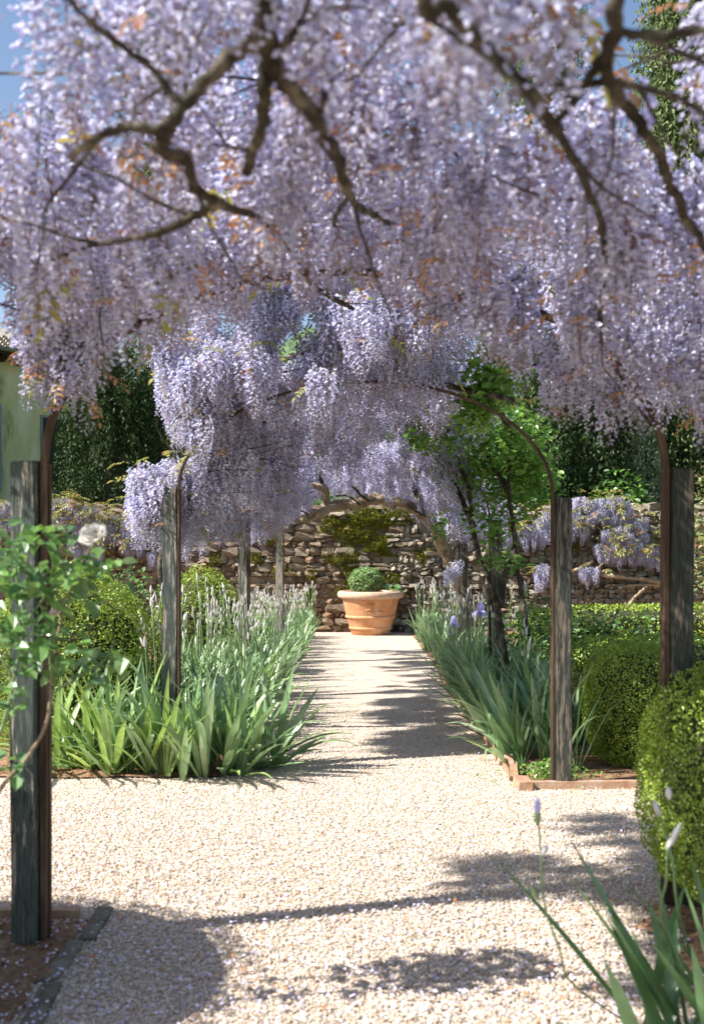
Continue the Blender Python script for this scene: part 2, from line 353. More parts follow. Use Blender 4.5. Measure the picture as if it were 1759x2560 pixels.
sheet('right_bed', 1.06, 7, 6.35, 18.7, .012, M['soil'], 40, 90, .03)
sheet('near_left_bed', -5, -1.04, .5, 4.0, .010, M['soil'], 24, 24, .05)
sheet('near_right_bed', 1.16, 5, .5, 4.25, .010, M['soil'], 24, 24, .12)
v = []; f = []
for i in range(61):
    a = R(20+140*i/60)
    for j, (rr, zz) in enumerate(((180, -1), (320, 30), (470, 58), (600, 95), (760, 120))):
        k = 1+.35*math.sin(i*.55+j)*(j > 0)+.12*math.sin(i*1.9)
        v.append((rr*math.cos(a), rr*math.sin(a), zz*k if j else zz))
f = [(i*5+j, (i+1)*5+j, (i+1)*5+j+1, i*5+j+1) for i in range(60) for j in range(4)]
tag(obj('hills', mesh('hills', v, f, M['hill'], True)), kind='structure')

def pebble_mesh(k):
    b = bmesh.new(); bmesh.ops.create_icosphere(b, subdivisions=1, radius=.5)
    rr = random.Random(k); sx, sy, sz = rr.uniform(.8, 1.2), rr.uniform(.6, .9), rr.uniform(.4, .62)
    for q in b.verts: q.co = Vector((q.co.x*sx, q.co.y*sy, q.co.z*sz))*rr.uniform(.85, 1.12)
    me = bpy.data.meshes.new('pebble'); b.to_mesh(me); b.free(); me.materials.append(M['pebble']); return me
pebbles = [pebble_mesh(k) for k in range(6)]
def gravel_ok(x, y):
    if y < 4.0 and x < -1.02: return False
    if y < 4.2 and x > 1.12: return False
    if y > 6.58 and x < -.84: return False
    if y > 6.35 and x > 1.06: return False
    return True
src = {}
for k in range(6): src[k] = obj('pebble', pebbles[k], gravel, Matrix.Translation((rnd.uniform(-.5, .5), 3.6+k*.3, .006)) @ Matrix.Scale(.016, 4))
gp, gr_, gs, gi_ = [], [], [], []
NP = 130000
yy = 1/rng.uniform(1/9.5, 1/2.6, NP)          # denser where it shows larger
xx = rng.uniform(-1, 1, NP)*(yy*.37+.25)
for x, y in zip(xx, yy):
    if not gravel_ok(x, y):
        dd = min(abs(x+1.02) if x < 0 else abs(x-1.12), abs(y-4.1))
        if rng.random() > (.45 if dd < .14 else .12) or y > 5: continue
    gp.append((x, y, rng.uniform(.001, .008))); gr_.append((rng.uniform(-.5, .5), rng.uniform(-.5, .5), rng.uniform(0, 6.28)))
    gs.append(float(rng.uniform(.0065, .0145)*(1.4 if rng.random() < .12 else 1))); gi_.append(int(rng.integers(0, 6)))
scatter('gravel_stones', gp, gr_, gs, gi_, src, gravel)

# lilac petals fallen on the gravel
n = 6500
y = 1/rng.uniform(1/17, 1/2.5, n); x = rng.uniform(-1, 1, n)*(y*.36+.2)
keep = (np.abs(x) < 1.0+(y < 6.3)*2.5); x = x[keep]; y = y[keep]; n = len(x)
pos = np.stack([x, y, np.full(n, .021)], 1); nr = np.tile([0, 0, 1.], (n, 1))
o = leaf_obj('fallen_petals', pos, nr, .018, .014, M['petal'], None, tilt=.3)
tag(o, 'lilac wisteria petals scattered over the pale gravel', 'petals')
n = 260
yb = 1/rng.uniform(1/15, 1/2.6, n); xb = rng.uniform(-1, 1, n)*(yb*.30+.2); kk = (np.abs(xb) < .9+(yb < 6.2)*2)
pos = np.stack([xb[kk], yb[kk], np.full(kk.sum(), .024)], 1)
tag(leaf_obj('dry_leaves', pos, np.tile([0, 0, 1.], (len(pos), 1)), .032, .016, M['bronze'], None, tilt=.35), 'small bronze leaves dropped here and there on the gravel', 'dry leaves')
# soil crumbs
n = 9000
px, py = [], []
while len(px) < n:
    a, b = rnd.uniform(-2.6, 2.8), rnd.uniform(2.4, 12)
    if not gravel_ok(a, b): px.append(a); py.append(b)
pos = np.stack([px, py, np.full(n, .02)], 1)
tag(leaf_obj('soil_crumbs', pos, np.tile([0, 0, 1.], (n, 1)), .02, .018, M['clod'], None, tilt=.6), 'crumbs of brown earth lying on the planting beds', 'soil crumbs')

# ------------------------------------------------------------------ edging
ed = thing('brick_edging', (1.03, 6.3, 0), 'sawtooth row of tilted bricks edging the right iris bed', 'edging')
bm_ = MB(); bm_.box((0, 0, 0), (.055, .2, .10), jit=.004); brick_me = bm_.mesh('brick', M['brick'])
y = 6.42
for k in range(34):
    y += .16+rnd.uniform(-.01, .012)
    obj('brick', brick_me, ed, Matrix.Translation((1.035+.0*k+rnd.uniform(-.008, .008), y, .02)) @ Euler((R(24+rnd.uniform(-5, 5)), R(rnd.uniform(-4, 4)), R(rnd.uniform(-5, 5)))).to_matrix().to_4x4())
kb = MB(); kb.box((1.055, 6.34, .022), (.08, .22, .055), jit=.004); kb.build('kerb_stone', M['brick'], ed)
tb = MB()
tb.sweep([(1.1, 6.29, .02), (1.7, 6.30, .024), (2.4, 6.28, .02), (3.4, 6.29, .02)], .05, .045, (0, 1, 0))
tag(tb.build('edging_board', M['brick']), 'thin weathered edging strip along the front of the right bed', 'edging')
sl = thing('stone_edging', (-1.0, 3.2, 0), 'flat grey slabs edging the near left bed in shadow', 'edging')
for k in range(6):
    b = MB(); b.box((0, 0, 0), (.06, .33, .02), jit=.006)
    b.build('slab', M['stonegrey'], sl, world=Matrix.Translation((-.99-.03*(k % 2), 3.98-k*.36, .006)) @ Euler((0, R(rnd.uniform(-3, 3)), R(rnd.uniform(-5, 5)))).to_matrix().to_4x4())
b = MB(); b.sweep([(-1.08, 4.06, .02), (-1.8, 4.07, .02), (-2.6, 4.05, .02)], .04, .05, (0, 1, 0)); b.build('edging_strip', M['brick'], sl)

# ------------------------------------------------------------------ pergola arches
posts = {'L': [(79, 3.81, 1152), (431, 6.8, 1218), (612, 10.2, 1300), (701, 13.4, 1320)],
         'R': [(1687, 4.2, 1174), (1400, 6.33, 1243), (1235, 9.8, 1300), (1156, 12.9, 1320)]}
arch_lab = ['nearest pergola arch of flaking green posts, rising from both picture edges',
            'second pergola arch, its left post in the irises, right post at bed corner',
            'third pergola arch, grey weathered posts half hidden in hanging wisteria',
            'farthest pergola arch, slender grey posts closest to the terracotta pot']
ARCH = []
for i in range(4):
    (lx, ly, lt), (rx, ry, rt) = posts['L'][i], posts['R'][i]
    Lp = Vector(((lx-879.5)/FPX*ly, ly, 0)); Rp = Vector(((rx-879.5)/FPX*ry, ry, 0))
    hl = min(CAM_H+(1381-lt)/FPX*ly, 1.9); hr = min(CAM_H+(1381-rt)/FPX*ry, 1.9)
    ARCH.append((Lp, Rp, hl, hr))
    t = thing('pergola_arch', tuple((Lp+Rp)/2), arch_lab[i], 'pergola', 'pergola arches over the path')
    ax = (Rp-Lp).normalized()
    inner = []
    for s, pp, h in ((1, Lp, hl), (-1, Rp, hr)):
        w_, d_ = (.094, .088) if i == 0 else (.096, .085)
        b = bmesh.new(); bmesh.ops.create_cube(b, size=1)
        for q in b.verts:
            q.co = Vector((q.co.x*w_, q.co.y*d_, (q.co.z+.5)*(h+.15)-.15))
            if q.co.z > h-.1: q.co.z += rnd.uniform(-.008, .008)
        bmesh.ops.bevel(b, geom=[e for e in b.edges], offset=.005, segments=2, affect='EDGES')
        bmesh.ops.subdivide_edges(b, edges=[e for e in b.edges if abs(e.verts[0].co.z-e.verts[1].co.z) > .5], cuts=9)
        for q in b.verts:
            q.co.x += .003*math.sin(q.co.z*5+i+s); q.co.y += .003*math.sin(q.co.z*4+i)
        me = bpy.data.meshes.new('post'); b.to_mesh(me); b.free()
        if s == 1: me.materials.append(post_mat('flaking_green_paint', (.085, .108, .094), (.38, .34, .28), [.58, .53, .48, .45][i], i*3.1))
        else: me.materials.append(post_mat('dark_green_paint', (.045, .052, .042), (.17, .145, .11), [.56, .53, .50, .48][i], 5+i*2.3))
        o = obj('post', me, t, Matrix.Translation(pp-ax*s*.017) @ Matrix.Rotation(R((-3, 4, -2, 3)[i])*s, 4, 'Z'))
        if i == 0: o['label'] = ('dark green post behind the rose bush', 'tall shaded post rising behind the box bush')[s == -1]
        sw = .024 if i == 0 and s == 1 else .014; io = .031+sw/2+.008; inner.append(pp+ax*s*io)
        if True:     # strip of wood nailed to the inner face
            b2 = MB(); b2.box((pp+ax*s*io+Vector((0, .022, h/2))), (sw, .030, h-.02), rot=Matrix.Rotation(0, 3, 'Z')); b2.build('wood_strip', M['rust'], t)
    a, c = inner; path = [a+Vector((0, -.018, .02)), a+Vector((0, -.018, hl*.5)), a+Vector((0, -.018, hl))]
    mid = (a+c)/2; half = (c-a)/2; top = 2.54
    for k in range(1, 32):
        th = math.pi*k/32; q = mid-half*math.cos(th); z0 = hl+(hr-hl)*k/32
        path.append(Vector((q.x, q.y-.018, z0+(top-z0)*math.sin(th))))
    path += [c+Vector((0, -.018, hr)), c+Vector((0, -.018, hr*.5)), c+Vector((0, -.018, .02))]
    b = MB(); b.sweep(path, .012 if i else .020, .026, (0, 1, 0)); b.build('arch_bar', M['rust'], t)
    b = MB(); b.sweep([p+Vector((0, .034, .0)) for p in path[2:-2]], .010, .018, (0, 1, 0)); b.build('arch_lath', M['rust'], t)

# ------------------------------------------------------------------ wisteria
def raceme_mesh(k, L=.34):
    rr = random.Random(100+k); v = []; f = []; mi = []
    nf = 60
    def add(pts, fs, m):
        b = len(v); v.extend(pts); f.extend([tuple(i+b for i in q) for q in fs]); mi.extend([m]*len(fs))
    st = MB(); st.tube([(0, 0, .02), (.004, .003, -L*.5), (0, 0, -L)], [.0025, .002, .001], 3)
    add([Vector(p) for p in st.v], st.f, 2)
    bend = rr.uniform(-.04, .04)
    for i in range(nf):
        t = (i+.5)/nf; t = t**.9
        z = -L*t; r = (.050*(1-t)**.42+.006)*rr.uniform(.7, 1.15); a = i*2.4+rr.uniform(-.5, .5)
        s = (1-t*.50)*rr.uniform(.8, 1.2)*1.62
        out = Vector((math.cos(a), math.sin(a), 0)); side = Vector((-math.sin(a), math.cos(a), 0)); up = Vector((0, 0, 1))
        c = out*r+Vector((bend*t*t, 0, z))
        tl = rr.uniform(-.7, .5); fwd = (out*math.cos(tl)+up*math.sin(tl)).normalized(); u2 = (up*math.cos(tl)-out*math.sin(tl))
        side = (side+u2*rr.uniform(-.4, .4)).normalized()
        if t < .82:
            bw = .0105*s; bh = .014*s
            add([c, c+side*bw+u2*bh*.5+fwd*.001, c+u2*bh-fwd*.004*s, c-side*bw+u2*bh*.5+fwd*.001, c+u2*bh*.55-fwd*.006*s], [(0, 1, 4), (1, 2, 4), (2, 3, 4), (3, 0, 4)], 0)
        cs = out*.001+Vector((bend*t*t, 0, z+.006)); add([cs, c+side*.0022*s, c-side*.0022*s, c+u2*.002*s], [(0, 1, 3), (0, 3, 2), (0, 2, 1)], 2)
        kl = .015*s; kw = .0045*s
        add([c-fwd*.004*s, c+side*kw+fwd*kl*.45, c-u2*kw*1.5+fwd*kl*.5, c-side*kw+fwd*kl*.45, c+u2*kw*.9+fwd*kl*.5, c+fwd*kl-u2*.003*s], [(0, 1, 4), (0, 4, 3), (0, 3, 2), (0, 2, 1), (5, 4, 1), (5, 3, 4), (5, 2, 3), (5, 1, 2)], 1)
    return mesh('flower_cluster', v, f, [M['banner'], M['keel'], M['rachis']], mi=mi)
racemes = [raceme_mesh(k, .22+.022*k) for k in range(6)]
def sprig_mesh(k, mat, n=9, L=.16, leaf=.05, name='leaf_sprig'):
    rr = random.Random(300+k); mb = MB(); ax = [Vector((0, 0, 0))]
    d = Vector((1, 0, .25)).normalized()
    for i in range(6): ax.append(ax[-1]+d*L/6); d = (d+Vector((0, rr.uniform(-.1, .1), -.16))).normalized()
    mb.tube(ax, [.0018]*6+[.001], 3, mi=1)
    for i in range(n):
        t = .25+.75*i/(n-1); p = ax[min(6, int(t*6))]; s = (1 if i % 2 else -1)
        dr = Vector((.45, s*.9, rr.uniform(-.5, .1))).normalized() if i < n-1 else Vector((1, 0, -.3)).normalized()
        sd_ = dr.cross(Vector((0, 0, 1))).normalized(); nn = sd_.cross(dr).normalized(); l = leaf*rr.uniform(.75, 1.15); w_ = l*.2
        mb.add([p, p+dr*l*.35+sd_*w_+nn*w_*.4, p+dr*l*.35-sd_*w_+nn*w_*.4, p+dr*l*.4, p+dr*l*.75+sd_*w_*.7, p+dr*l*.75-sd_*w_*.7, p+dr*l-nn*l*.15],
               [(0, 1, 3), (0, 3, 2), (1, 4, 6, 3), (3, 6, 5, 2)], 0)
    return mb.mesh(name, [mat, M['stem']])
sprigs = [sprig_mesh(0, M['bronze'], leaf=.045), sprig_mesh(1, M['bronze'], leaf=.035, L=.12), sprig_mesh(2, M['yellow']), sprig_mesh(3, M['yellow'], leaf=.06, L=.2)]

def hang(x, y, z, s=1.0):
    return (Vector((x, y, z)), (rnd.uniform(-.12, .12), rnd.uniform(-.12, .12), rnd.uniform(0, 6.28)), s*rnd.uniform(.75, 1.18), rnd.randrange(6))
def arch_z(x, half=1.36, base=1.85, rise=.70):
    return base+rise*math.sqrt(max(0, 1-(x/half)**2))
def twigs(parent, items, n, drop=.0):
    """thin twigs linking the places the flowers hang from"""
    mb = MB()
    for _ in range(n):
        p = rnd.choice(items)[0]; q = Vector((p.x, p.y, p.z)); pts = [q]
        d = Vector((rnd.uniform(-1, 1), rnd.uniform(-1, 1), rnd.uniform(-.1, .3))).normalized()
        for k in range(4): d = (d+Vector((rnd.uniform(-.5, .5), rnd.uniform(-.5, .5), rnd.uniform(-.15, .2)))).normalized(); pts.append(pts[-1]+d*rnd.uniform(.08, .16))
        mb.tube(pts, lerp(.0045, .002, 5), 4)
    o = mb.build('twigs', M['bark'], parent); o['kind'] = 'stuff'

# --- nearest vine, over the first arch and back past the camera
v1 = thing('wisteria_vine', (-1.75, .6, 0), 'nearest wisteria with thick bare branches overhead, flowers blurred and close', 'wisteria', 'wisteria vines over the pergola')
D_far = D
def D(x, y, d): return D_far(x, y, d*(.80 if d < 2.7 else .80+.2*min(1, (d-2.7)/1.2)))
B = []      # (points, r0, r1) of the near branches
B.append(([(-1.75, .6, -.05), (-1.6, .75, .9), (-1.3, 1.0, 1.8), (-.9, 1.2, 2.45), (-.5, 1.55, 2.62), D(575, -40, 2.05), D(592, 60, 2.1), D(610, 130, 2.15)], .04, .026))
B.append(([D(610, 130, 2.15), D(650, 185, 2.2), D(700, 245, 2.25), D(735, 310, 2.35), D(770, 370, 2.5), D(790, 440, 2.7), D(835, 482, 2.9), D(890, 508, 3.1)], .024, .010))
B.append(([D(585, 90, 2.1), D(520, 130, 2.1), D(450, 200, 2.1), D(395, 270, 2.1), D(362, 335, 2.15), D(425, 365, 2.3), D(445, 425, 2.4), D(500, 462, 2.5)], .019, .012))
B.append(([D(372, 292, 2.1), D(300, 290, 2.1), D(235, 303, 2.15), D(165, 352, 2.2)], .013, .008))
B.append(([D(408, 240, 2.1), D(345, 155, 2.1), D(270, 100, 2.0), D(195, 40, 1.95), D(150, -20, 1.9)], .009, .006))
B.append(([D(598, 110, 2.15), D(600, 200, 2.2), D(592, 290, 2.3), D(568, 350, 2.4), D(562, 395, 2.5)], .018, .012))
B.append(([D(505, 458, 2.5), D(440, 490, 2.5), D(375, 520, 2.5), D(325, 538, 2.5)], .015, .010))
B.append(([D(645, 180, 2.2), D(636, 110, 2.1), D(680, 50, 2.1), D(705, -10, 2.0)], .007, .005))
B.append(([D(725, 260, 2.3), D(745, 190, 2.4), D(780, 130, 2.5)], .010, .005))
B.append(([(.15, 1.1, 2.66), D(960, -50, 1.8), D(1010, 10, 1.85), D(1065, 70, 1.9), D(1120, 130, 1.95), D(1190, 195, 2.0), D(1250, 275, 2.1)], .015, .012))
B.append(([(-.5, 1.3, 2.63), (0, 1.15, 2.68), (.5, 1.3, 2.66), D(1410, -60, 1.9), D(1402, 50, 1.95), D(1372, 125, 2.0), D(1390, 190, 2.05), D(1425, 245, 2.1), D(1475, 315, 2.15), D(1515, 400, 2.25), D(1560, 500, 2.4), D(1610, 570, 2.6)], .020, .010))
B.append(([D(1385, 110, 2.0), D(1340, 170, 2.05), D(1290, 240, 2.1), D(1245, 300, 2.2)], .013, .008))
B.append(([D(1395, 65, 1.95), D(1440, 78, 1.95), D(1520, 78, 1.95), D(1610, 65, 1.9)], .011, .009))
B.append(([D(1390, 185, 2.05), D(1300, 190, 2.1), D(1215, 190, 2.2)], .009, .007))
B.append(([D(1392, 188, 2.05), D(1460, 200, 2.1), D(1535, 222, 2.2), D(1600, 260, 2.3)], .008, .006))
B.append(([D(90, 597, 3.0), D(150, 578, 3.0), D(210, 556, 2.9), D(325, 538, 2.5)], .007, .008))
B.append(([D(180, 690, 3.4), D(225, 652, 3.4), D(330, 650, 3.3), D(450, 600, 3.2)], .008, .008))
B.append(([D(790, 440, 2.7), D(760, 515, 3.4), D(850, 520, 3.8), D(900, 470, 4.2), D(920, 465, 4.4)], .009, .009))
B.append(([D(1250, 275, 2.1), D(1330, 420, 2.6), D(1370, 560, 3.0), D(1360, 760, 3.6), D(1395, 835, 4.0), D(1475, 965, 4.2)], .011, .010))
B.append(([D(500, 462, 2.5), D(620, 520, 3.2), D(700, 640, 4.2), D(800, 700, 5.2)], .012, .016))
D = D_far
for pts, r0, r1 in B: limb(pts, r0*.72, r1*.75, 9, .14, .26).build('branch', M['bark'], v1, smooth=True)
for pts, r0, r1 in B:
    sp = smooth_path(pts, 6)
    for _ in range(1):
        k = rnd.randrange(3, len(sp)-2); d = (sp[k+1]-sp[k]).normalized(); side = Vector((rnd.uniform(-1, 1), rnd.uniform(-.4, .8), rnd.uniform(-1, .6))).normalized(); q = [sp[k]]
        for j in range(4): d = (d*.8+side*.7+Vector((rnd.uniform(-.5, .5), rnd.uniform(-.5, .5), rnd.uniform(-.5, .4)))).normalized(); q.append(q[-1]+d*rnd.uniform(.05, .11))
        limb(q, min(.0045, r1*.5), .0015, 6, .1, .3, sub=3).build('twig', M['bark'], v1, smooth=True)
it = []
def hole(x, y, z):
    if y > 2.9: return False
    sx, sz = x/y, (z-.15-CAM_H)/y
    return (abs(sx-.270) < .06 and .36 < sz < .60) or (abs(sx+.315) < .045 and sz > .45) or (abs(sx+.165) < .025 and .40 < sz < .5)
def lump(x, y, k=2.6, o=0):
    return mnoise.noise(Vector((x*k+o, y*k*.8, o)))
def bunch_centres(n, x0, x1, y0, y1, gap, ok=None):
    out = []
    for _ in range(n*14):
        if len(out) >= n: break
        x, y = rnd.uniform(x0, x1), rnd.uniform(y0, y1)
        if ok and not ok(x, y): continue
        if all((x-a)**2+(y-b)**2 > gap*gap for a, b in out): out.append((x, y))
    return out
def bunch(dst, x, y, z, n, sp=.11, s=1.0):
    for _ in range(n):
        a = rnd.uniform(0, 6.28); q = math.sqrt(rnd.random())
        dst.append(hang(x+sp*q*math.cos(a), y+sp*q*math.sin(a), z-.02+.13*q+rnd.uniform(-.07, .07), s))
VL = [.22+.022*k for k in range(6)]
def low_line(x, y):
    u = x/y; ks = (-.6, -.31, -.29, -.20, -.10, 0, .08, .16, .24, .31, .6); vs = (.21, .215, .168, .170, .215, .240, .205, .145, .098, .11, .11)
    return CAM_H+y*float(np.interp(u, ks, vs))
def lift(dst):
    out = []
    for p, e, sc, k in dst:
        b_ = p.z-sc*VL[k]; lim = low_line(p.x, p.y)+rnd.uniform(-.03, .05)+.05*math.sin(p.x*9+p.y*2)
        out.append((Vector((p.x, p.y, p.z+max(0, lim-b_))), e, sc, k))
    return out
def zmin1(x, y):
    return low_line(x, y)
for x, y in bunch_centres(190, -1.45, 1.5, 1.55, 4.85, .21):
    z = max(arch_z(x)+rnd.uniform(-.22, .12), zmin1(x, y)+.30+rnd.uniform(-.03, .14))
    if hole(x, y, z): continue
    bunch(it, x, y, z, 7 if y > 2 else 5)
for _ in range(230):     # loose ones above
    x = rnd.uniform(-1.4, 1.45); y = rnd.uniform(1.6, 5.0); z = max(arch_z(x), zmin1(x, y)+.3)+rnd.uniform(.15, .35)
    if not hole(x, y, z): it.append(hang(x, y, z))
it = lift(it)
for _ in range(26):       # the tassel above the nearest left post
    it.append(hang(-1.04+rnd.uniform(-.10, .10), 3.68+rnd.uniform(-.08, .06), 2.13+rnd.uniform(-.05, .14), .8))
for _ in range(46):       # flowers drooping outside the nearest left post
    it.append(hang(rnd.uniform(-2.05, -1.42), rnd.uniform(3.6, 4.15), rnd.uniform(1.75, 2.3)))
it = lift(it)
for _ in range(26):       # the tassel over the nearest left post
    it.append(hang(-1.10+rnd.uniform(-.09, .11), 3.7+rnd.uniform(-.1, .2), 2.28+rnd.uniform(-.05, .12), .95))
populate(v1, 'flower_cluster', 'flower_clusters', it, racemes, 300)
itl = [(Vector(p[0])+Vector((rnd.uniform(-.05, .05), rnd.uniform(-.05, .05), rnd.uniform(-.22, .06))), (rnd.uniform(-.5, .5), rnd.uniform(-.3, .7), rnd.uniform(0, 6.28)), rnd.uniform(.6, 1.0), rnd.choice((0, 1, 0, 1, 1, 2))) for p in rnd.sample(it, min(len(it), 800))]
populate(v1, 'leaf_sprig', 'leaf_sprigs', itl, sprigs, 120)
twigs(v1, it, 150)

# --- second vine: over the second arch, draping low on the left
v2 = thing('wisteria_vine', (-1.5, 8.4, 0), 'middle wisteria draping low outside the second left post', 'wisteria', 'wisteria vines over the pergola')
limb([(-1.5, 8.4, -.05), (-1.42, 8.3, .7), (-1.5, 8.1, 1.4), (-1.2, 7.9, 2.1), (-.5, 7.6, 2.5), (.4, 7.0, 2.6), (1.0, 6.4, 2.4)], .04, .018).build('trunk', M['bark'], v2, smooth=True)
limb([(-1.2, 7.9, 2.1), (-.9, 7.3, 2.6), (-.4, 6.8, 2.75), (.2, 6.4, 2.8)], .022, .012).build('branch', M['bark'], v2, smooth=True)
limb([D(440, 1108, 6.9), D(485, 1100, 7.0), D(560, 1080, 7.4)], .012, .010).build('branch', M['bark'], v2, smooth=True)
it2 = []
for x, y in bunch_centres(95, -1.12, 1.0, 6.65, 9.4, .20, lambda x, y: not (x > .72 and y < 7.4)):
    z = max(arch_z(x, 1.5)+rnd.uniform(-.2, .18), 2.42+(.22 if x > .25 else 0)+rnd.uniform(-.05, .25)); bunch(it2, x, y, z, 8)
for _ in range(120):
    x = rnd.uniform(-1.1, 1.0); y = rnd.uniform(6.9, 9.4); it2.append(hang(x, y, arch_z(x)+rnd.uniform(.2, .45)))
def curtain(dst, n, x0, x1, y0, y1, low, high, nb, s=.9):
    for _ in range(n):
        x, y = rnd.uniform(x0, x1), rnd.uniform(y0, y1); lo = low(x, y)+.30; bunch(dst, x, y, rnd.uniform(lo, max(lo+.05, high(x, y))), nb, .10, s)
curtain(it2, 200, -1.46, -.72, 6.9, 9.6, lambda x, y: 1.40+.5*max(0, x+1.15)+.07*math.sin(y*6+x*7)+.16*max(0, 7.2-y), lambda x, y: 2.6 if x > -1.1 else 1.98-.5*max(0, -1.3-x), 6)
curtain(it2, 74, -1.12, .62, 6.0, 6.7, lambda x, y: 2.12+.10*math.sin(x*7)+.30*abs(x+.1)*(x > -.1)+.1*(x < -.8), lambda x, y: 3.3-.25*abs(x+.2), 9)
curtain(it2, 16, -1.22, -.85, 6.5, 7.0, lambda x, y: 1.9, lambda x, y: 2.75, 8)
curtain(it2, 10, .0, .6, 5.8, 6.4, lambda x, y: 2.42, lambda x, y: 3.05, 8)
curtain(it2, 26, -1.42, -1.15, 6.85, 7.5, lambda x, y: 1.42, lambda x, y: 1.95, 6)
populate(v2, 'flower_cluster', 'flower_clusters', it2, racemes, 300)
itl = [(Vector(p[0])+Vector((rnd.uniform(-.07, .07), rnd.uniform(-.07, .07), rnd.uniform(-.2, .1))), (rnd.uniform(-.5, .5), rnd.uniform(-.3, .7), rnd.uniform(0, 6.28)), rnd.uniform(.6, 1.05), rnd.choice((0, 1, 2, 3, 2))) for p in rnd.sample(it2, 900)]
populate(v2, 'leaf_sprig', 'leaf_sprigs', itl, sprigs, 100)
twigs(v2, it2, 120)

# --- farthest vine: twisted log over the last arch
base3 = P(1165, 1605, 13.3); base3.z = 0
v3 = thing('wisteria_vine', tuple(base3), 'farthest wisteria, its pale twisted trunk arching across above the pot', 'wisteria', 'wisteria vines over the pergola')
limb([base3+Vector((.05, 0, -.05)), P(1160, 1500, 13.2), P(1128, 1405, 13.1), P(1100, 1345, 13.0), P(1062, 1290, 12.9), P(1015, 1262, 12.8), P(940, 1250, 12.7), P(870, 1262, 12.6), P(790, 1285, 12.5), P(760, 1300, 12.4)], .085, .05, 12, .14, .3).build('trunk', M['palebark'], v3, smooth=True)
limb([P(985, 1262, 12.8), P(950, 1246, 12.75), P(900, 1252, 12.7), P(830, 1268, 12.6)], .055, .055, 10, .16, .35).build('trunk_burl', M['palebark'], v3, smooth=True)
for pts, r0, r1 in [([P(818, 1262, 12.6), P(812, 1225, 12.5), P(790, 1215, 12.4), P(755, 1214, 12.3)], .05, .03), ([P(812, 1225, 12.5), P(800, 1195, 12.4), P(812, 1165, 12.3)], .03, .02),
                    ([P(780, 1290, 12.5), P(735, 1265, 12.2), P(760, 1240, 12), P(782, 1229, 11.8)], .012, .008), ([P(840, 1240, 12.6), P(870, 1240, 12.4), P(900, 1262, 12.3)], .012, .010),
                    ([P(880, 1215, 12.4), P(905, 1240, 12.4), P(925, 1255, 12.6)], .018, .014), ([P(1005, 1255, 12.8), P(1030, 1270, 12.7), P(1062, 1292, 12.6)], .02, .016),
                    ([P(1062, 1290, 12.9), P(1015, 1180, 12.0), P(960, 1100, 11.2), P(900, 1060, 10.4)], .03, .018), ([P(812, 1165, 12.3), P(760, 1100, 11.5), P(700, 1080, 10.8)], .02, .012)]:
    limb(pts, r0, r1, 8, .12, .2).build('branch', M['palebark'] if r0 > .04 else M['bark'], v3, smooth=True)
it3 = []
for x, y in bunch_centres(120, -1.25, 1.45, 9.3, 15.2, .22):
    z = max(arch_z(x, 1.55, 1.85, .62)+rnd.uniform(-.25, .2), (2.2 if x > .75 else 2.45)+.06*math.sin(x*6+y)); bunch(it3, x, y, z, 8)
curtain(it3, 150, -1.45, -.55, 9.3, 14.6, lambda x, y: 1.50+.65*max(0, x+.95)+.09*math.sin(y*3+x*9), lambda x, y: 2.5, 6)
curtain(it3, 20, .40, .98, 8.9, 10.6, lambda x, y: 1.78, lambda x, y: 2.5, 6)
for _ in range(170):      # right curtain near the trunk
    y = rnd.uniform(11.5, 14.3); x = rnd.uniform(.8, 1.6)
    low = 2.05-.55*max(0, x-.8)
    it3.append(hang(x, y, rnd.uniform(low, 2.4), .85))
for cx, cy, n in ((1135, 1460, 7), (1110, 1290, 14), (1190, 1330, 14), (1245, 1320, 10)):
    for _ in range(n):
        it3.append(hang(*(P(cx+rnd.uniform(-22, 22), cy-45+rnd.uniform(-25, 20), 12.2+rnd.uniform(-.3, .3))), .75))
populate(v3, 'flower_cluster', 'flower_clusters', it3, racemes, 300)
itl = [(Vector(p[0])+Vector((rnd.uniform(-.07, .07), rnd.uniform(-.07, .07), rnd.uniform(-.2, .1))), (rnd.uniform(-.5, .5), rnd.uniform(-.3, .7), rnd.uniform(0, 6.28)), rnd.uniform(.7, 1.1), rnd.choice((0, 1, 2, 3, 2))) for p in rnd.sample(it3, 380)]
populate(v3, 'leaf_sprig', 'leaf_sprigs', itl, sprigs, 80)
twigs(v3, it3, 120)

# ------------------------------------------------------------------ stone wall with moss
WY = 18.75; WH = 2.22
wall = thing('stone_wall', (0, WY+.25, 0), 'old rubble stone garden wall with moss behind the terracotta pot', 'wall')
b = MB(); b.box((0, WY+.20, WH/2-.1), (26, .5, WH+.1)); b.build('wall_core', M['mortar'], wall)
def stone_mesh(k, mat):
    rr = random.Random(500+k); b = bmesh.new(); bmesh.ops.create_cube(b, size=1); bmesh.ops.subdivide_edges(b, edges=b.edges[:], cuts=1, use_grid_fill=True)
    for q in b.verts:
        c = q.co; l = c.length; c *= (1-.20*max(0, l-.5)/.37); q.co = c+Vector((rr.uniform(-.10, .10), rr.uniform(-.2, .2), rr.uniform(-.11, .11)))
    me = bpy.data.meshes.new('stone'); b.to_mesh(me); b.free(); me.materials.append(mat); return me
SM = [[stone_mesh(k, M['stone']) for k in range(8)], [stone_mesh(k+10, M['stonered']) for k in range(8)], [stone_mesh(k+20, M['stonegrey']) for k in range(8)]]
stones = []; z = 0
